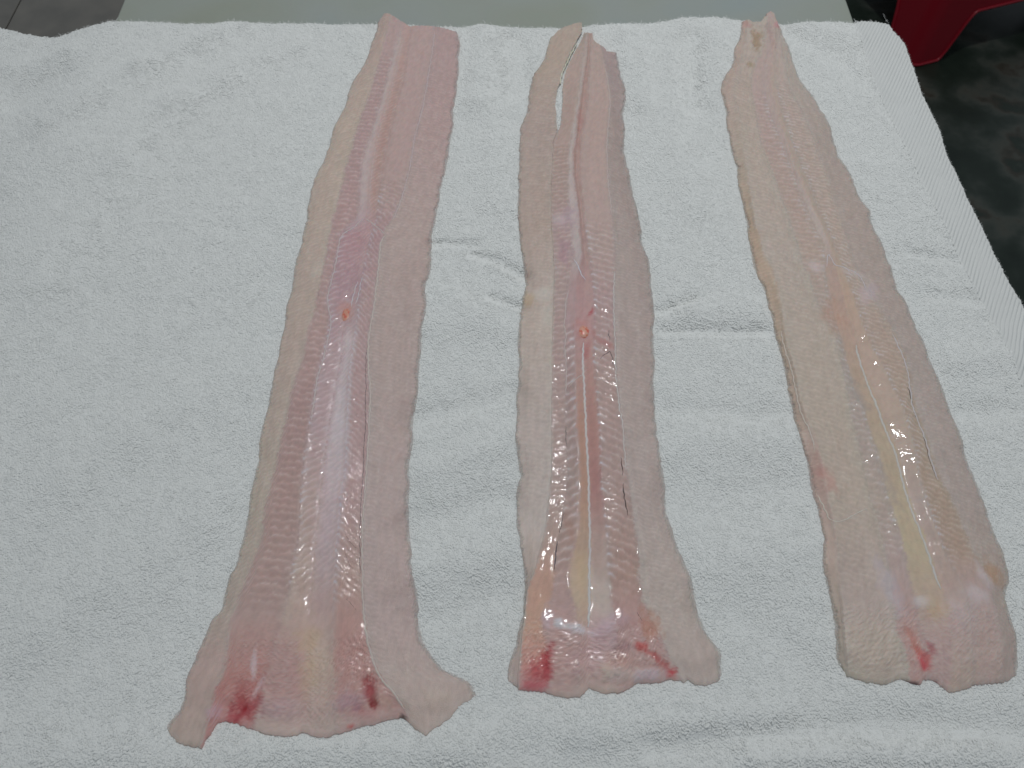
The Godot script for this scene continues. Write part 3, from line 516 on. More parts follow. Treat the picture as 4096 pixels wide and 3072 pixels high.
# reflectance of flesh that shows as this colour (0 to 255) in the light over the board
func albedo(r: float, g: float, b: float) -> Color:
	var c := Color(r / 255.0, g / 255.0 + 0.006, b / 255.0 + 0.004).srgb_to_linear()
	return Color(minf(c.r / FLESH_LIGHT.r, 0.9), minf(c.g / FLESH_LIGHT.g, 0.9), minf(c.b / FLESH_LIGHT.b, 0.9))


class Slab:
	# the surface of one fillet as a grid of columns (across) and rows (along)
	var z_first := 0.0
	var step := 2.0
	var count := 0
	var xs := []            # per line, x at every step
	var hs := []            # per line, height at every step
	var cs := []            # per band, colour at every step
	var col := PackedFloat32Array()
	var row := PackedFloat32Array()
	var z_top := PackedFloat32Array()
	var z_end := PackedFloat32Array()
	var y := PackedFloat32Array()

	func s_of(x: float, z: float) -> float:
		var f := clampf((z - z_first) / step, 0.0, count - 1.01)
		var i := int(f)
		var u := f - i
		var before: float = lerpf(xs[0][i], xs[0][i + 1], u)
		if x <= before:
			return 0.0
		for k in range(1, xs.size()):
			var here: float = lerpf(xs[k][i], xs[k][i + 1], u)
			if x <= here:
				return k - 1 + (x - before) / maxf(here - before, 0.01)
			before = here
		return xs.size() - 1.0

	func height(x: float, z: float) -> float:
		var s := s_of(x, z)
		var j := clampi(col.bsearch(s) - 1, 0, col.size() - 2)
		var u := clampf((s - col[j]) / maxf(col[j + 1] - col[j], 0.0001), 0.0, 1.0)
		var a := lerpf(z_top[j], z_top[j + 1], u)
		var b := lerpf(z_end[j], z_end[j + 1], u)
		var t := clampf((z - a) / (b - a), 0.0, 1.0)
		var i := clampi(row.bsearch(t) - 1, 0, row.size() - 2)
		var v := clampf((t - row[i]) / maxf(row[i + 1] - row[i], 0.00001), 0.0, 1.0)
		var n := col.size()
		return lerpf(lerpf(y[i * n + j], y[i * n + j + 1], u), lerpf(y[i * n + n + j], y[i * n + n + j + 1], u), v)


func smoothed(a: PackedFloat32Array, reach: int) -> PackedFloat32Array:
	var out := PackedFloat32Array()
	out.resize(a.size())
	for i in a.size():
		var sum := 0.0
		for d in range(-reach, reach + 1):
			sum += a[clampi(i + d, 0, a.size() - 1)]
		out[i] = sum / (2 * reach + 1)
	return out


func rounding(d: float, r: float) -> float:
	if d >= r:
		return 1.0
	var q := 1.0 - maxf(d, 0.0) / r
	return sqrt(maxf(1.0 - q * q, 0.0))


func fillet(spec: Dictionary) -> void:
	var g := Slab.new()
	var lines: Array = spec.lines
	var bands := lines.size() - 1
	var top: Array = spec.top
	var bottom: Array = spec.bottom
	var z_lo := 1e9
	var z_hi := -1e9
	for i in top.size() / 2:
		z_lo = minf(z_lo, top[2 * i + 1])
	for i in bottom.size() / 2:
		z_hi = maxf(z_hi, bottom[2 * i + 1])
	z_lo -= 3.0
	z_hi += 3.0
	g.z_first = z_lo
	g.count = int((z_hi - z_lo) / g.step) + 2
	for k in lines.size():
		var x_of := PackedFloat32Array()
		var h_of := PackedFloat32Array()
		var outer := k == 0 or k == bands
		for i in g.count:
			var z := z_lo + i * g.step
			x_of.append(along(lines[k], z, 1, 0))
			h_of.append(along(spec.heights[k], z))
		x_of = smoothed(x_of, 1 if outer else 2)
		h_of = smoothed(h_of, 6)
		for i in g.count:
			var z := z_lo + i * g.step
			x_of[i] += (0.16 * fibre.get_noise_2d(z, 40.0 * k + lines[0][0]) + 0.2 * blotch.get_noise_2d(z, 60.0 * k) + 1.0 * swell.get_noise_2d(z, 60.0 * k) + 0.2 * grain.get_noise_2d(z, 9.0 * k) - (signf(k - 0.5)) * 0.8 * smoothstep(0.3, 0.8, blotch.get_noise_2d(z * 0.31, 300.0 + 44.0 * k + lines[0][0]))) if outer else 0.35 * fibre.get_noise_2d(z, 31.0 * k)
			if k > 0:
				x_of[i] = maxf(x_of[i], g.xs[k - 1][i] + 0.3)
		g.xs.append(x_of)
		g.hs.append(h_of)
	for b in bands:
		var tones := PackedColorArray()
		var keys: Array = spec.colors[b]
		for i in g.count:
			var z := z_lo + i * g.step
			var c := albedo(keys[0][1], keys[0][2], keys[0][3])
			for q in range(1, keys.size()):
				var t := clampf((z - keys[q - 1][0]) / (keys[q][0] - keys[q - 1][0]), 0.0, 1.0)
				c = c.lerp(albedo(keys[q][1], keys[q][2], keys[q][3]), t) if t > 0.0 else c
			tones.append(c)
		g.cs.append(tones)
	# columns: about one every 0.85 mm, closer at the outer edges
	for b in bands:
		var wide := 0.0
		for i in g.count:
			wide += g.xs[b + 1][i] - g.xs[b][i]
		wide /= g.count
		var n := maxi(3, int(wide / 0.85))
		if b == 0:
			for e in [0.0, 0.12, 0.35, 0.7]:
				g.col.append(e / wide)
		for i in range(1 if b == 0 else 0, n):
			g.col.append(b + float(i) / n if b > 0 or i * wide / n > 0.9 else 0.9 / wide)
		if b == bands - 1:
			for e in [0.7, 0.35, 0.12, 0.0]:
				g.col.append(bands - e / wide)
	g.col.sort()
	var rows_mm := z_hi - z_lo
	var n_rows := int(rows_mm / 0.9)
	for e in [0.0, 0.15, 0.4, 0.75]:
		g.row.append(e / rows_mm)
		g.row.append(1.0 - e / rows_mm)
	for i in range(1, n_rows - 1):
		g.row.append(lerpf(1.2 / rows_mm, 1.0 - 1.2 / rows_mm, float(i) / (n_rows - 1)))
	g.row.sort()
	# outline of the two ends over the columns
	var ends := []
	for outline in [top, bottom]:
		var l := []
		for i in outline.size() / 2:
			l.append([g.s_of(outline[2 * i], outline[2 * i + 1]), outline[2 * i + 1]])
		l.sort_custom(func(p, q): return p[0] < q[0])
		var flat := []
		for e in l:
			flat.append(e[0])
			flat.append(e[1])
		ends.append(flat)
	var nc := g.col.size()
	var nr := g.row.size()
	for j in nc:
		var wob := 0.5 * fibre.get_noise_2d(g.col[j] * 25.0, 7.0 + lines[0][0])
		g.z_top.append(along(ends[0], g.col[j]) + wob)
		g.z_end.append(along(ends[1], g.col[j]) + wob)
	var base := Vector3(g.xs[bands / 2][g.count / 2], 0.0, (z_lo + z_hi) / 2.0)
	var v := PackedVector3Array()
	var c := PackedColorArray()
	var uv := PackedVector2Array()
	v.resize(nr * nc)
	c.resize(nr * nc)
	uv.resize(nr * nc)
	g.y.resize(nr * nc)
	var blobs: Array = []
	for b in spec.blobs:
		blobs.append([b[0], b[1], maxf(b[2], 1.0), maxf(b[3], 1.0), cos(deg_to_rad(b[4])), sin(deg_to_rad(b[4])), albedo(b[5], b[6], b[7]), b[8], b[9], maxf(b[2], b[3]) * 1.3])
	var soft: Array = spec.soft
	for i in nr:
		var t := g.row[i]
		var active: Array = []
		var z_a: float = lerpf(z_lo, z_hi, t)
		for b in blobs:
			if absf(b[1] - z_a) < b[9] + 40.0:
				active.append(b)
		for j in nc:
			var s := g.col[j]
			var k := mini(int(s), bands - 1)
			var u := s - k
			var z := lerpf(g.z_top[j], g.z_end[j], t)
			var f := clampf((z - z_lo) / g.step, 0.0, g.count - 1.01)
			var q := int(f)
			var w := f - q
			var xa: float = lerpf(g.xs[k][q], g.xs[k][q + 1], w)
			var xb: float = lerpf(g.xs[k + 1][q], g.xs[k + 1][q + 1], w)
			var x := lerpf(xa, xb, u)
			var wide := xb - xa
			var ha: float = g.hs[k][q]
			var hb: float = g.hs[k + 1][q]
			var h := lerpf(ha, hb, lerpf(u, smoothstep(0.0, 1.0, u), 0.6))
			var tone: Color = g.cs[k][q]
			# neighbouring bands run into each other over the softness of the line between them
			var left := u * wide
			var right := (1.0 - u) * wide
			var n1 := grain.get_noise_2d(x, z)
			var n2 := blotch.get_noise_2d(x, z * 0.7)
			var n3 := fibre.get_noise_2d(x * 0.7 + z * 0.25, z * 0.35)
			var rag := 0.7 * n1 + 0.6 * n2
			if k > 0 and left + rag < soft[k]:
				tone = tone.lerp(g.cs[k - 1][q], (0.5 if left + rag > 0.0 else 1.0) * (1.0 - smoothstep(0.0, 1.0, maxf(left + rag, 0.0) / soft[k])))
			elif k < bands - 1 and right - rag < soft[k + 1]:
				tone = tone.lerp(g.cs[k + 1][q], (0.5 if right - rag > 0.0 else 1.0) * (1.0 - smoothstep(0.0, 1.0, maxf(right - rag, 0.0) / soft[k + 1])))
			var n4 := blotch.get_noise_2d(s * 70.0 + lines[0][1], z * 0.07)    # streaks that run along the fillet
			h += 0.045 * n4
			# muscle blocks
			var rip: Array = spec.ripples[k]
			if rip[0] > 0.0 and z > rip[4] and z < rip[5]:
				var fade := smoothstep(0.0, 25.0, z - rip[4]) * smoothstep(0.0, 25.0, rip[5] - z)
				var ph: float = (z - rip[2] * u + 1.1 * n2 + 0.5 * n3) / rip[1]
				var wave := absf(sin(PI * ph))
				h += 1.15 * rip[0] * fade * (pow(wave, 0.6) - 0.65) * smoothstep(-0.9, 0.3, n2 + 0.4)
				var line := 1.0 - wave
				tone = tone.lerp(Color(0.86, 0.78, 0.75), rip[3] * fade * line * line * line * 1.1 * (0.7 + 0.9 * n2))
				tone = tone * (1.0 - 0.8 * rip[3] * fade * (wave - 0.4))
				# silvery tips where the blocks end at the ridge
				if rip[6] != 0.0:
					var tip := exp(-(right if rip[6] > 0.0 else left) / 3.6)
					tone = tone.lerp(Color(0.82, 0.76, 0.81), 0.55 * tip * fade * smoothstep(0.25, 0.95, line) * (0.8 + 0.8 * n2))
			h += (0.035 if k == 0 or k == bands - 1 else 0.06) * n1 + (0.07 if k == 0 or k == bands - 1 else 0.07) * n2 + 0.05 * n3
			# fine folds of the membrane over the near end, slanting away from the middle
			if z > spec.membrane and k > 0 and k < bands - 1:
				var hand := 1.0 if s < bands * 0.5 else -1.0
				var fold := fibre.get_noise_2d((x * 0.35 - hand * z * 0.25) * 0.5, (z + hand * x * 0.7) * 1.15)
				h += 0.52 * (1.0 - absf(fold) * 1.6) * smoothstep(0.0, 14.0, z - spec.membrane)
				tone = tone.lerp(Color(0.80, 0.72, 0.71), 0.16 * smoothstep(0.55, 0.95, 1.0 - absf(fold)) * smoothstep(0.0, 14.0, z - spec.membrane))
			for b in active:
				var dx: float = x - b[0]
				var dz: float = z - b[1]
				var px: float = (dx * b[4] + dz * b[5]) / b[2]
				var pz: float = (dz * b[4] - dx * b[5]) / b[3]
				var r := px * px + pz * pz
				if r < 1.7:
					var e := 1.0 - smoothstep(0.25, 1.25, sqrt(r) + 0.30 * n2 + 0.18 * n1 + 0.10 * n3)
					tone = tone.lerp(b[6], e * b[7])
					h += b[8] * e
			tone = tone * (1.0 + 0.03 * n1 + 0.025 * n2 + 0.04 * n3 + 0.022 * n4)
			# rounded rim
			var round_off := minf(rounding(z - g.z_top[j], 2.5), rounding(g.z_end[j] - z, 3.2))
			if k == 0:
				round_off = minf(round_off, rounding(left, 2.2))
			if k == bands - 1:
				round_off = minf(round_off, rounding(right, 2.2))
			# the ends and the flaps thin out
			h *= lerpf(0.42, 1.0, smoothstep(0.0, 16.0, g.z_end[j] - z))
			var film := 1.0
			if k == 0:
				h *= lerpf(0.55, 1.0, smoothstep(0.0, 9.0, left))
				film = minf(film, 0.30 + 0.70 * smoothstep(0.0, 2.6, left + 0.7 * n1 + 0.8 * n2))
			if k == bands - 1:
				h *= lerpf(0.5, 1.0, smoothstep(0.0, 11.0, right))
				film = minf(film, 0.30 + 0.70 * smoothstep(0.0, 3.6, right + 0.7 * n1 + 1.0 * n2))
			var y := lay_at(x, z) + 1.9 + h * round_off
			if round_off < 0.02:
				y -= 1.5
			var at := i * nc + j
			g.y[at] = y
			v[at] = Vector3(x - base.x, y, z - base.z) * MM
			uv[at] = Vector2(x, z) * MM
			tone.a = film
			c[at] = tone
			var cell := int((z + 840.0) / COVER_CELL) * COVER_W + int((x + 675.0) / COVER_CELL)
			if round_off > 0.75 and not (spec.has("open") and k == int(spec.open[0]) and z < spec.open[2]) and cell >= 0 and cell < cover.size():
				cover[cell] = 1
	# normals from the grid
	var nrm := PackedVector3Array()
	nrm.resize(nr * nc)
	for i in nr:
		var up := maxi(i - 1, 0) * nc
		var down := mini(i + 1, nr - 1) * nc
		for j in nc:
			var across := v[i * nc + mini(j + 1, nc - 1)] - v[i * nc + maxi(j - 1, 0)]
			var ahead := v[down + j] - v[up + j]
			nrm[i * nc + j] = ahead.cross(across).normalized()
	var root := thing("eel_fillet", spec.label, "fish fillet", base * MM, "eel fillets laid on the towel")
	for p in spec.parts:
		var from := 0
		while g.col[from] < p[1] - 0.0001:
			from += 1
		var to := from
		while to < nc - 1 and g.col[to] < p[2] - 0.0001:
			to += 1
		part_of_grid(p[0], v, nrm, c, uv, nr, nc, from, to, M[p[3]], root, g, spec)
	for l in spec.cords:
		cord(l, g, base, root)
	for o in spec.spots:
		bead(o, g, base, root)


func part_of_grid(called: String, v: PackedVector3Array, nrm: PackedVector3Array, c: PackedColorArray, uv: PackedVector2Array, nr: int, nc: int, from: int, to: int, m: Material, root: Node3D, g: Slab, spec: Dictionary) -> void:
	var w := to - from + 1
	var pv := PackedVector3Array()
	var pn := PackedVector3Array()
	var pc := PackedColorArray()
	var pu := PackedVector2Array()
	var idx := PackedInt32Array()
	var open: Array = spec.get("open", [])
	for i in nr:
		var a := i * nc + from
		pv.append_array(v.slice(a, a + w))
		pn.append_array(nrm.slice(a, a + w))
		pc.append_array(c.slice(a, a + w))
		pu.append_array(uv.slice(a, a + w))
	for i in nr - 1:
		for j in w - 1:
			if open:
				var s := g.col[from + j]
				var z := lerpf(g.z_top[from + j], g.z_end[from + j], g.row[i])
				if s >= open[0] - 0.001 and s < open[0] + 0.999 and z > open[1] and z < open[2]:
					continue
			var a := i * w + j
			idx.append(a)
			idx.append(a + 1)
			idx.append(a + w)
			idx.append(a + 1)
			idx.append(a + w + 1)
			idx.append(a + w)
	put(called, arrays_mesh(pv, pn, idx, pc, pu), m, root)


func tube(p: PackedVector3Array, r: PackedFloat32Array, sides: int, col := Color.WHITE) -> ArrayMesh:
	var v := PackedVector3Array()
	var n := PackedVector3Array()
	var c := PackedColorArray()
	var idx := PackedInt32Array()
	for i in p.size():
		var dir := (p[mini(i + 1, p.size() - 1)] - p[maxi(i - 1, 0)]).normalized()
		var side := dir.cross(Vector3.UP)
		if side.length() < 0.05:
			side = dir.cross(Vector3.RIGHT)
		side = side.normalized()
		var up := side.cross(dir).normalized()
		for k in sides:
			var a := TAU * k / sides
			var o := side * cos(a) + up * sin(a)
			v.append(p[i] + o * r[i])
			n.append(o)
			c.append(col)
	for i in p.size() - 1:
		for k in sides:
			var a := i * sides + k
			var b := i * sides + (k + 1) % sides
			for q in [a, b, a + sides, b, b + sides, a + sides]:
				idx.append(q)
	return arrays_mesh(v, n, idx, c)


func cord(l: Array, g: Slab, base: Vector3, root: Node3D) -> void:
	var curve := Curve2D.new()
	var pts: Array = l[4]
	var n := pts.size() / 2
	for i in n:
		var here := Vector2(pts[2 * i], pts[2 * i + 1])
		var tan := Vector2.ZERO
		if i > 0 and i < n - 1:
			tan = (Vector2(pts[2 * i + 2], pts[2 * i + 3]) - Vector2(pts[2 * i - 2], pts[2 * i - 1])) / 6.0
		curve.add_point(here, -tan, tan)
	var length := curve.get_baked_length()
	var steps := maxi(6, int(length / 1.3))
	var p := PackedVector3Array()
	var r := PackedFloat32Array()
	for i in steps + 1:
		var d := length * i / steps
		var q := curve.sample_baked(d)
		q += Vector2(0.35 * fibre.get_noise_2d(d * 0.6, l[1] * 100.0 + pts[0]), 0.0)
		var thick: float = l[1] * (0.9 + 0.2 * fibre.get_noise_2d(d * 0.8, 55.0 + pts[0])) * minf(1.0, 0.35 + minf(d, length - d) / 8.0)
		p.append(Vector3(q.x - base.x, g.height(q.x, q.y) + l[3] - 0.55 * thick, q.y - base.z) * MM)
		r.append(thick * MM)
	put(l[0], tube(p, r, 7, albedo(l[2][0], l[2][1], l[2][2])), M.cord, root)


func bead(o: Array, g: Slab, base: Vector3, root: Node3D) -> void:
	var st := SphereMesh.new()
	st.radius = 1.0
	st.height = 2.0
	st.radial_segments = 32
	st.rings = 20
	var a := st.get_mesh_arrays()
	var v: PackedVector3Array = a[Mesh.ARRAY_VERTEX]
	var n := PackedVector3Array()
	var c := PackedColorArray()
	var tone := albedo(o[5], o[6], o[7])
	for i in v.size():
		var d := v[i]
		n.append(Vector3(d.x / o[2], d.y / o[4], d.z / o[3]).normalized())
		var q := 1.0 + 0.05 * fibre.get_noise_2d(d.x * 6.0, d.z * 6.0)
		v[i] = Vector3(d.x * o[2], d.y * o[4], d.z * o[3]) * q * MM
		var red := smoothstep(0.25, 0.5, blotch.get_noise_2d(d.x * 14.0 + 3.0, d.z * 14.0))
		c.append(tone.lerp(albedo(168.0, 86.0, 74.0), red))
	var mi := put("orange_spot", arrays_mesh(v, n, a[Mesh.ARRAY_INDEX], c), M.bead, root)
	mi.position = Vector3(o[0] - base.x, g.height(o[0], o[1]) - 0.5, o[1] - base.z) * MM


# ---------------------------------------------------------------- towel
func right_of(z: float) -> float:
	return along(TOWEL_RIGHT_EDGE, z, 1, 0)


func border_of(z: float) -> float:
	return along(TOWEL_BORDER_LINE, z, 1, 0)


func far_of(x: float) -> float:
	return along(TOWEL_FAR_EDGE, x)


func near_of(x: float) -> float:
	return along(TOWEL_NEAR_EDGE, x)


func covered(x: float, z: float, reach: int) -> bool:
	var i := int((x + 675.0) / COVER_CELL)
	var j := int((z + 840.0) / COVER_CELL)
	for d in [[0, 0], [reach, 0], [-reach, 0], [0, reach], [0, -reach]]:
		var at: int = (j + d[1]) * COVER_W + i + d[0]
		if at < 0 or at >= cover.size() or cover[at] == 0:
			return false
	return true


# along a sharp crease the loops stand apart
func parted(x: float, z: float) -> bool:
	for w in WRINKLES:
		if w[4] < 6.0 and absf(z - (w[1] + w[3]) * 0.5) < 30.0:
			var a := Vector2(w[0], w[1])
			var b := Vector2(w[2], w[3])
			var p := Vector2(x, z + 2.5 * blotch.get_noise_2d(x, 5.0))
			var t := clampf((p - a).dot(b - a) / (b - a).length_squared(), 0.0, 1.0)
			if p.distance_to(a.lerp(b, t)) < 1.1 * sin(PI * clampf(t, 0.08, 0.92)):
				return true
	return false


func sheet(x_from: Callable, x_to: Callable, z_from: Callable, z_to: Callable, nu: int, nv: int, lift: Callable) -> ArrayMesh:
	var v := PackedVector3Array()
	var n := PackedVector3Array()
	var idx := PackedInt32Array()
	v.resize((nu + 1) * (nv + 1))
	n.resize((nu + 1) * (nv + 1))
	for j in nv + 1:
		for i in nu + 1:
			var u := float(i) / nu
			var t := float(j) / nv
			var z := lerpf(-740.0, -20.0, t)
			var x := lerpf((x_from as Callable).call(z), (x_to as Callable).call(z), u)
			z = lerpf((z_from as Callable).call(x), (z_to as Callable).call(x), t)
			x = lerpf((x_from as Callable).call(z), (x_to as Callable).call(z), u)
			v[j * (nu + 1) + i] = Vector3(x, lay_at(x, z) + (lift as Callable).call(x, z, u), z) * MM
	var w := nu + 1
	for j in nv + 1:
		for i in w:
			var a := v[j * w + mini(i + 1, nu)] - v[j * w + maxi(i - 1, 0)]
			var b := v[mini(j + 1, nv) * w + i] - v[maxi(j - 1, 0) * w + i]
			n[j * w + i] = b.cross(a).normalized()
	for j in nv:
		for i in nu:
			var a := j * w + i
			for q in [a, a + 1, a + w, a + 1, a + w + 1, a + w]:
				idx.append(q)
	return arrays_mesh(v, n, idx)


func loop_mesh(variant: int) -> ArrayMesh:
	var shapes := [
		[[0.0, -0.6, 0.0], [0.1, 0.45, 0.2], [0.2, 0.85, 0.7], [0.25, 0.85, 1.4], [0.2, 0.4, 2.0]],
		[[0.0, -0.6, 0.0], [-0.15, 0.4, 0.1], [-0.1, 0.95, 0.4], [0.3, 1.05, 0.9], [0.7, 0.6, 1.3]],
		[[0.0, -0.6, 0.0], [0.05, 0.3, 0.4], [-0.1, 0.7, 1.1], [-0.2, 0.7, 1.9], [-0.2, 0.3, 2.4]]]
	var radius := [0.6, 0.74, 0.82, 0.76, 0.35]
	var p := PackedVector3Array()
	var r := PackedFloat32Array()
	for i in 5:
		var q: Array = shapes[variant][i]
		p.append(Vector3(q[0], q[1], q[2]) * MM)
		r.append(radius[i] * MM)
	return tube(p, r, 6)


func scatter(called: String, mesh: Mesh, where: Array, parent: Node3D) -> void:
	var mm := MultiMesh.new()
	mm.transform_format = MultiMesh.TRANSFORM_3D
	mm.mesh = mesh
	mm.instance_count = where.size()
	for i in where.size():
		mm.set_instance_transform(i, where[i])
	var o := MultiMeshInstance3D.new()
	o.name = called
	o.multimesh = mm
	o.material_override = M.terry
	o.set_meta("kind", "stuff")
	parent.add_child(o, true)


func towel() -> void:
	var root := thing("towel", "white terry towel with a twill border along its right side", "towel", Vector3.ZERO)
	var left := func(_z): return towel_left
	var cloth := sheet(left, border_of, far_of, near_of, 230, 200, func(_x, _z, _u): return 1.4)
	put("ground_cloth", cloth, M.terry, root)
	# the twill border: fine slanting ribs and a rolled outer edge
	var ribs := func(x, z, u): return 2.5 + 0.38 * sin(TAU * (x + 0.55 * z) / 3.6) + 0.08 * grain.get_noise_2d(x, z) - 0.8 * smoothstep(0.12, 0.0, u) - 2.0 * smoothstep(0.95, 1.0, u) * smoothstep(0.95, 1.0, u)
	put("twill_border", sheet(border_of, right_of, far_of, near_of, 90, 1500, ribs), M.weave, root)
	var p := PackedVector3Array()
	var r := PackedFloat32Array()
	var z := -741.0
	while z < -25.0:
		var x := right_of(z)
		if z < far_of(x) - 0.5:
			z += 0.5
			continue
		p.append(Vector3(x + 0.4 * fibre.get_noise_2d(z, 3.0), lay_at(x, z) + 1.0, z) * MM)
		r.append((1.25 + 0.3 * fibre.get_noise_2d(z * 1.5, 9.0)) * MM)
		z += 1.5
	put("hem", tube(p, r, 8), M.weave, root)
	# loops of the pile
	var sets := [[], [], []]
	var pitch := 1.08
	z = -745.0
	while z < -18.0:
		var half := 666.7 * (0.433 - 0.0005 * z) + 30.0
		var x := maxf(-half, towel_left)
		var end := minf(half, border_of(z) + 1.5)
		while x < end:
			var px := x + rng.randf_range(-0.6, 0.6)
			var pz := z + rng.randf_range(-0.4, 0.4)
			x += pitch
			if pz < far_of(px) - 0.3 or pz > near_of(px) + 0.3 or covered(px, pz, 2):
				continue
			if parted(px, pz) and rng.randf() < 0.35:
				continue
			var nap := 2.2 * swell.get_noise_2d(px * 1.6, pz * 1.6) + 1.1 * blotch.get_noise_2d(px, pz)
			var yaw := nap * 1.4 + rng.randf_range(-1.3, 1.3)
			var tilt := rng.randf_range(-0.18, 0.22)
			var size := rng.randf_range(0.55, 0.84) * (1.0 + 0.18 * blotch.get_noise_2d(px * 1.3 + 70.0, pz * 1.3))
			var basis := Basis(Vector3.UP, yaw) * Basis(Vector3.RIGHT, tilt)
			sets[rng.randi() % 3].append(Transform3D(basis.scaled(Vector3(size, size * 0.8, size)), Vector3(px, lay_at(px, pz) + 1.1, pz) * MM))
		z += pitch
	for k in 3:
		scatter("terry_loops", loop_mesh(k), sets[k], root)
	# loose threads at the far and right edges
	var thread := PackedVector3Array()
	var thin := PackedFloat32Array()
	for i in 5:
		thread.append(Vector3(0.5 * sin(i * 1.1), 0.35 * i - 0.05 * i * i, -0.9 * i) * MM)
		thin.append((0.2 - 0.025 * i) * MM)
	var fuzz: Array = []
	for i in 900:
		var x := rng.randf_range(-480.0, 375.0)
		var s := rng.randf_range(0.35, 0.9) * (1.0 if rng.randf() > 0.12 else 1.7)
		var zz := far_of(x) + rng.randf_range(-0.2, 1.0)
		fuzz.append(Transform3D(Basis(Vector3.UP, rng.randf_range(-0.9, 0.9)).scaled(Vector3.ONE * s), Vector3(x, lay_at(x, zz) + rng.randf_range(0.8, 2.2), zz) * MM))
	for i in 700:
		var zz := rng.randf_range(-735.0, -300.0)
		var x := right_of(zz)
		var s := rng.randf_range(0.25, 0.6)
		fuzz.append(Transform3D(Basis(Vector3.UP, -PI / 2 + rng.randf_range(-0.9, 0.9)).scaled(Vector3.ONE * s), Vector3(x + 0.6, lay_at(x, zz) + rng.randf_range(0.3, 2.0), zz) * MM))
	scatter("loose_threads", tube(thread, thin, 4), fuzz, root)


# ---------------------------------------------------------------- setting
func rounded_box(size: Vector3, r: float) -> ArrayMesh:
	# a slab with chamfered edges, its top at y = 0
	var st := SurfaceTool.new()
	st.begin(Mesh.PRIMITIVE_TRIANGLES)
	st.set_smooth_group(-1)
	var rings := []
	for e in [[0.0, -size.y + r], [0.0, -r], [r * 0.3, -r * 0.3], [r, 0.0]]:
		var a: float = size.x / 2 - e[0]
		var b: float = size.z / 2 - e[0]
		rings.append([Vector3(-a, e[1], -b), Vector3(a, e[1], -b), Vector3(a, e[1], b), Vector3(-a, e[1], b)])
	var a0: float = size.x / 2 - r
	var b0: float = size.z / 2 - r
	rings.push_front([Vector3(-a0, -size.y, -b0), Vector3(a0, -size.y, -b0), Vector3(a0, -size.y, b0), Vector3(-a0, -size.y, b0)])
	for i in rings.size() - 1:
		for k in 4:
			var p: Vector3 = rings[i][k]
			var q: Vector3 = rings[i][(k + 1) % 4]
			var s: Vector3 = rings[i + 1][k]
			var t: Vector3 = rings[i + 1][(k + 1) % 4]
			for w in [p, q, s, q, t, s]:
				st.add_vertex(w)
	var l: Array = rings[-1]
	for w in [l[0], l[1], l[2], l[0], l[2], l[3]]:
		st.add_vertex(w)
	l = rings[0]
	for w in [l[0], l[2], l[1], l[0], l[3], l[2]]:
		st.add_vertex(w)
	st.generate_normals()
	return st.commit()


func noise_texture(freq: float, ramp: Array, octaves := 4, seed_no := 1, size := 512, warp := 0.0) -> NoiseTexture2D:
	var n := FastNoiseLite.new()
	n.seed = seed_no
	n.frequency = freq
	n.fractal_octaves = octaves
	if warp > 0.0:
		n.domain_warp_enabled = true
		n.domain_warp_amplitude = warp
		n.domain_warp_frequency = freq * 1.3
	var g := Gradient.new()
	var offs := PackedFloat32Array()
	var cols := PackedColorArray()
	for e in ramp:
		offs.append(e[0])
		cols.append(e[1])
	g.offsets = offs
	g.colors = cols
	var t := NoiseTexture2D.new()
	t.width = size
	t.height = size
	t.seamless = true
	t.noise = n
	t.color_ramp = g
	return t


func floor_sheet() -> void:
	var m := material(Color.WHITE, 0.42)
	m.albedo_texture = noise_texture(0.008, [[0.0, Color("121c14")], [0.34, Color("202a21")], [0.48, Color("2f362f")], [0.58, Color("3f433c")], [0.66, Color("46473f")], [0.74, Color("38342b")], [0.84, Color("222c23")], [1.0, Color("4c4f48")]], 9, 12, 1024, 8.0)
	m.uv1_triplanar = true
	m.uv1_world_triplanar = true
	m.uv1_scale = Vector3(0.75, 0.75, 0.75)
	var p := BoxMesh.new()
	p.size = Vector3(8, 0.05, 8)
	var o := put("floor", p, m, self)
	o.position = Vector3(0, -0.575, -1.5)
	o.set_meta("kind", "structure")


func counter() -> void:
	var root := thing("stone_counter", "grey tiled counter showing left of the white cutting board", "counter", Vector3(-0.35, -0.55, -0.5))
	var m := material(Color.WHITE, 0.5)
	m.albedo_texture = noise_texture(0.02, [[0.0, Color("605e5a")], [0.5, Color("6b6863")], [1.0, Color("75716b")]], 4, 6)
	m.uv1_triplanar = true
	m.uv1_scale = Vector3(2, 2, 2)
	var x0 := -0.5507
	var w := 0.6
	for i in 3:
		for j in 3:
			var t := put("tile", rounded_box(Vector3(0.5985, 0.02, 0.5985), 0.001), m, root)
			t.position = Vector3(x0 + 0.3 + (i - 1) * w, -0.0300, -1.2 + 0.3 + j * 0.6) - Vector3(-0.35, -0.55, -0.5)
			if i == 2:
				t.scale = Vector3(0.4, 1, 1)
				t.position.x -= 0.18
	var body := BoxMesh.new()
	body.size = Vector3(1.36, 0.4985, 1.72)
	var b := put("body", body, material(Color("3c3b39"), 0.8), root)
	b.position = Vector3(-0.46, -0.3007, -0.3) - Vector3(-0.35, -0.55, -0.5)


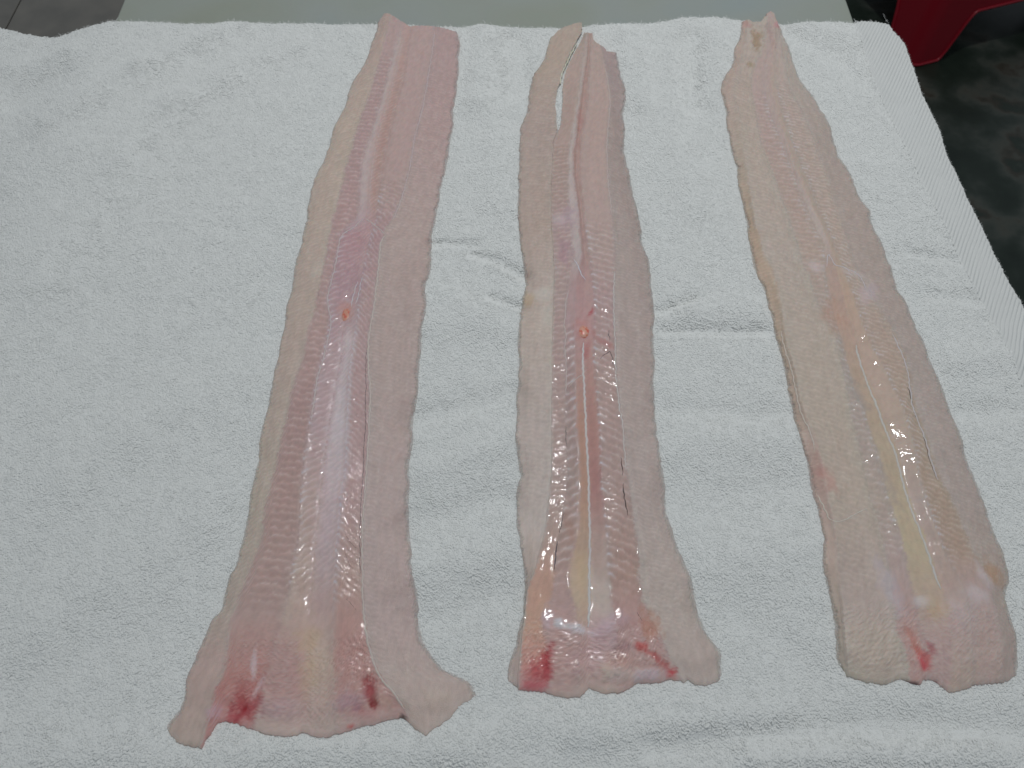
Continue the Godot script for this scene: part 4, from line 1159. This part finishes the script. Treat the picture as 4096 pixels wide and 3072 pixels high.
func board() -> void:
	var m := material(Color.WHITE, 0.38)
	m.albedo_texture = noise_texture(0.006, [[0.0, Color("a4a89a")], [0.5, Color("aaafa8")], [1.0, Color("a2adaf")]], 3, 31)
	m.uv1_triplanar = true
	m.uv1_scale = Vector3(1.3, 1.3, 1.3)
	m.normal_enabled = true
	var b := NoiseTexture2D.new()
	b.seamless = true
	b.as_normal_map = true
	b.bump_strength = 1.5
	var n := FastNoiseLite.new()
	n.frequency = 0.05
	n.fractal_octaves = 5
	b.noise = n
	m.normal_texture = b
	m.normal_scale = 0.25
	var o := put("cutting_board", rounded_box(Vector3(0.7635, 0.0285, 1.02), 0.002), m, self)
	o.position = Vector3(-0.0284, 0.0, -0.42)
	tag(o, "large pale plastic cutting board lying under the towel", "cutting board")


func plate(outline: PackedVector2Array, thick: float) -> ArrayMesh:
	# a flat panel in the xy plane, cut to an outline
	var tri := Geometry2D.triangulate_polygon(outline)
	var st := SurfaceTool.new()
	st.begin(Mesh.PRIMITIVE_TRIANGLES)
	st.set_smooth_group(-1)
	for side in [0.5, -0.5]:
		for i in range(0, tri.size(), 3):
			for k in ([0, 1, 2] if side > 0 else [0, 2, 1]):
				var q := outline[tri[i + k]]
				st.add_vertex(Vector3(q.x, q.y, side * thick))
	for i in outline.size():
		var a := outline[i]
		var b := outline[(i + 1) % outline.size()]
		var q := [Vector3(a.x, a.y, -0.5 * thick), Vector3(b.x, b.y, -0.5 * thick), Vector3(b.x, b.y, 0.5 * thick), Vector3(a.x, a.y, 0.5 * thick)]
		for k in [0, 1, 2, 0, 2, 3]:
			st.add_vertex(q[k])
	st.generate_normals()
	return st.commit()


func stool() -> void:
	var root := thing("plastic_stool", "dark red plastic stool standing on the floor at upper right", "stool", Vector3(0.940, -0.55, -1.615))
	root.rotation.y = deg_to_rad(19.6)
	var m := material(Color("8e1424"), 0.40)
	var tall := 0.19
	for corner in 4:
		# a leg runs round one corner, from the middle of one arch to the middle of the next
		var v := PackedVector3Array()
		var n := PackedVector3Array()
		var idx := PackedInt32Array()
		var rim := PackedVector3Array()
		var thick := PackedFloat32Array()
		var across := 120
		var rise := 8
		for side in 2:
			var first := v.size()
			for i in across + 1:
				var q := lerpf(-1.0, 1.0, float(i) / across)        # -1 and 1: the middles of the two sides
				# from the corner: a flat foot, a slanting edge, a tight turn into the straight apron
				var e := absf(q) * 0.2
				var foot := 0.096 * (1.0 - pow(1.0 - smoothstep(0.0, 1.0, clampf((e - 0.064) / 0.052, 0.0, 1.0)), 1.4))
				for j in rise + 1:
					var y := lerpf(foot, tall, float(j) / rise)
					var half := lerpf(0.2, 0.184, y / tall) - (0.004 if side else 0.0)
					var r := 0.03
					var reach := half - r
					var run := reach + r * PI / 4.0
					var d := absf(q) * run
					# walk from the corner out along the side
					var at: Vector2
					var out: Vector2
					if d < r * PI / 4.0:
						var ang := PI / 4.0 + (d / r) * signf(q)
						out = Vector2(cos(ang), sin(ang))
						at = Vector2(reach, reach) + out * r
					elif q > 0.0:
						out = Vector2(0, 1)
						at = Vector2(reach - (d - r * PI / 4.0), half)
					else:
						out = Vector2(1, 0)
						at = Vector2(half, reach - (d - r * PI / 4.0))
					v.append(Vector3(at.x, y + 0.001, at.y))
					n.append(Vector3(out.x, 0.09, out.y).normalized() * (-1.0 if side else 1.0))
					if j == 0 and side == 0:
						rim.append(Vector3(at.x + out.x * 0.0005, y + 0.003, at.y + out.y * 0.0005))
						thick.append(0.0032)
			for i in across:
				for j in rise:
					var k := first + i * (rise + 1) + j
					var f := [k, k + rise + 1, k + 1, k + 1, k + rise + 1, k + rise + 2]
					if side:
						f.reverse()
					idx.append_array(PackedInt32Array(f))
		var leg := put("leg", arrays_mesh(v, n, idx), m, root)
		leg.rotation.y = corner * PI / 2
		put("rim", tube(rim, thick, 8), m, leg)
	var seat := put("seat", rounded_box(Vector3(0.388, 0.02, 0.388), 0.006), m, root)
	seat.position = Vector3(0, tall + 0.016, 0)


func ceiling_light(at: Vector3) -> void:
	var root := thing("ceiling_light", "white panel light hanging above the board", "ceiling light", at)
	var housing := put("housing", rounded_box(Vector3(0.22, 0.05, 0.16), 0.006), material(Color(0.85, 0.86, 0.87), 0.5), root)
	housing.position = Vector3(0, 0.06, 0)
	var glow := material(Color.WHITE, 0.5)
	glow.emission_enabled = true
	glow.emission = Color(0.93, 0.98, 1.0)
	glow.emission_energy_multiplier = 1.0
	var d := put("diffuser", rounded_box(Vector3(0.18, 0.008, 0.12), 0.002), glow, root)
	d.position = Vector3(0, 0.0088, 0)
	var l := AreaLight3D.new()
	l.name = "lamp"
	l.area_size = Vector2(0.16, 0.10)
	l.light_energy = 1.24
	l.light_color = Color(0.985, 0.995, 0.995)
	l.shadow_enabled = true
	root.add_child(l)
	l.position = Vector3(0, -0.002, 0)
	l.rotation_degrees = Vector3(-90, 0, 0)
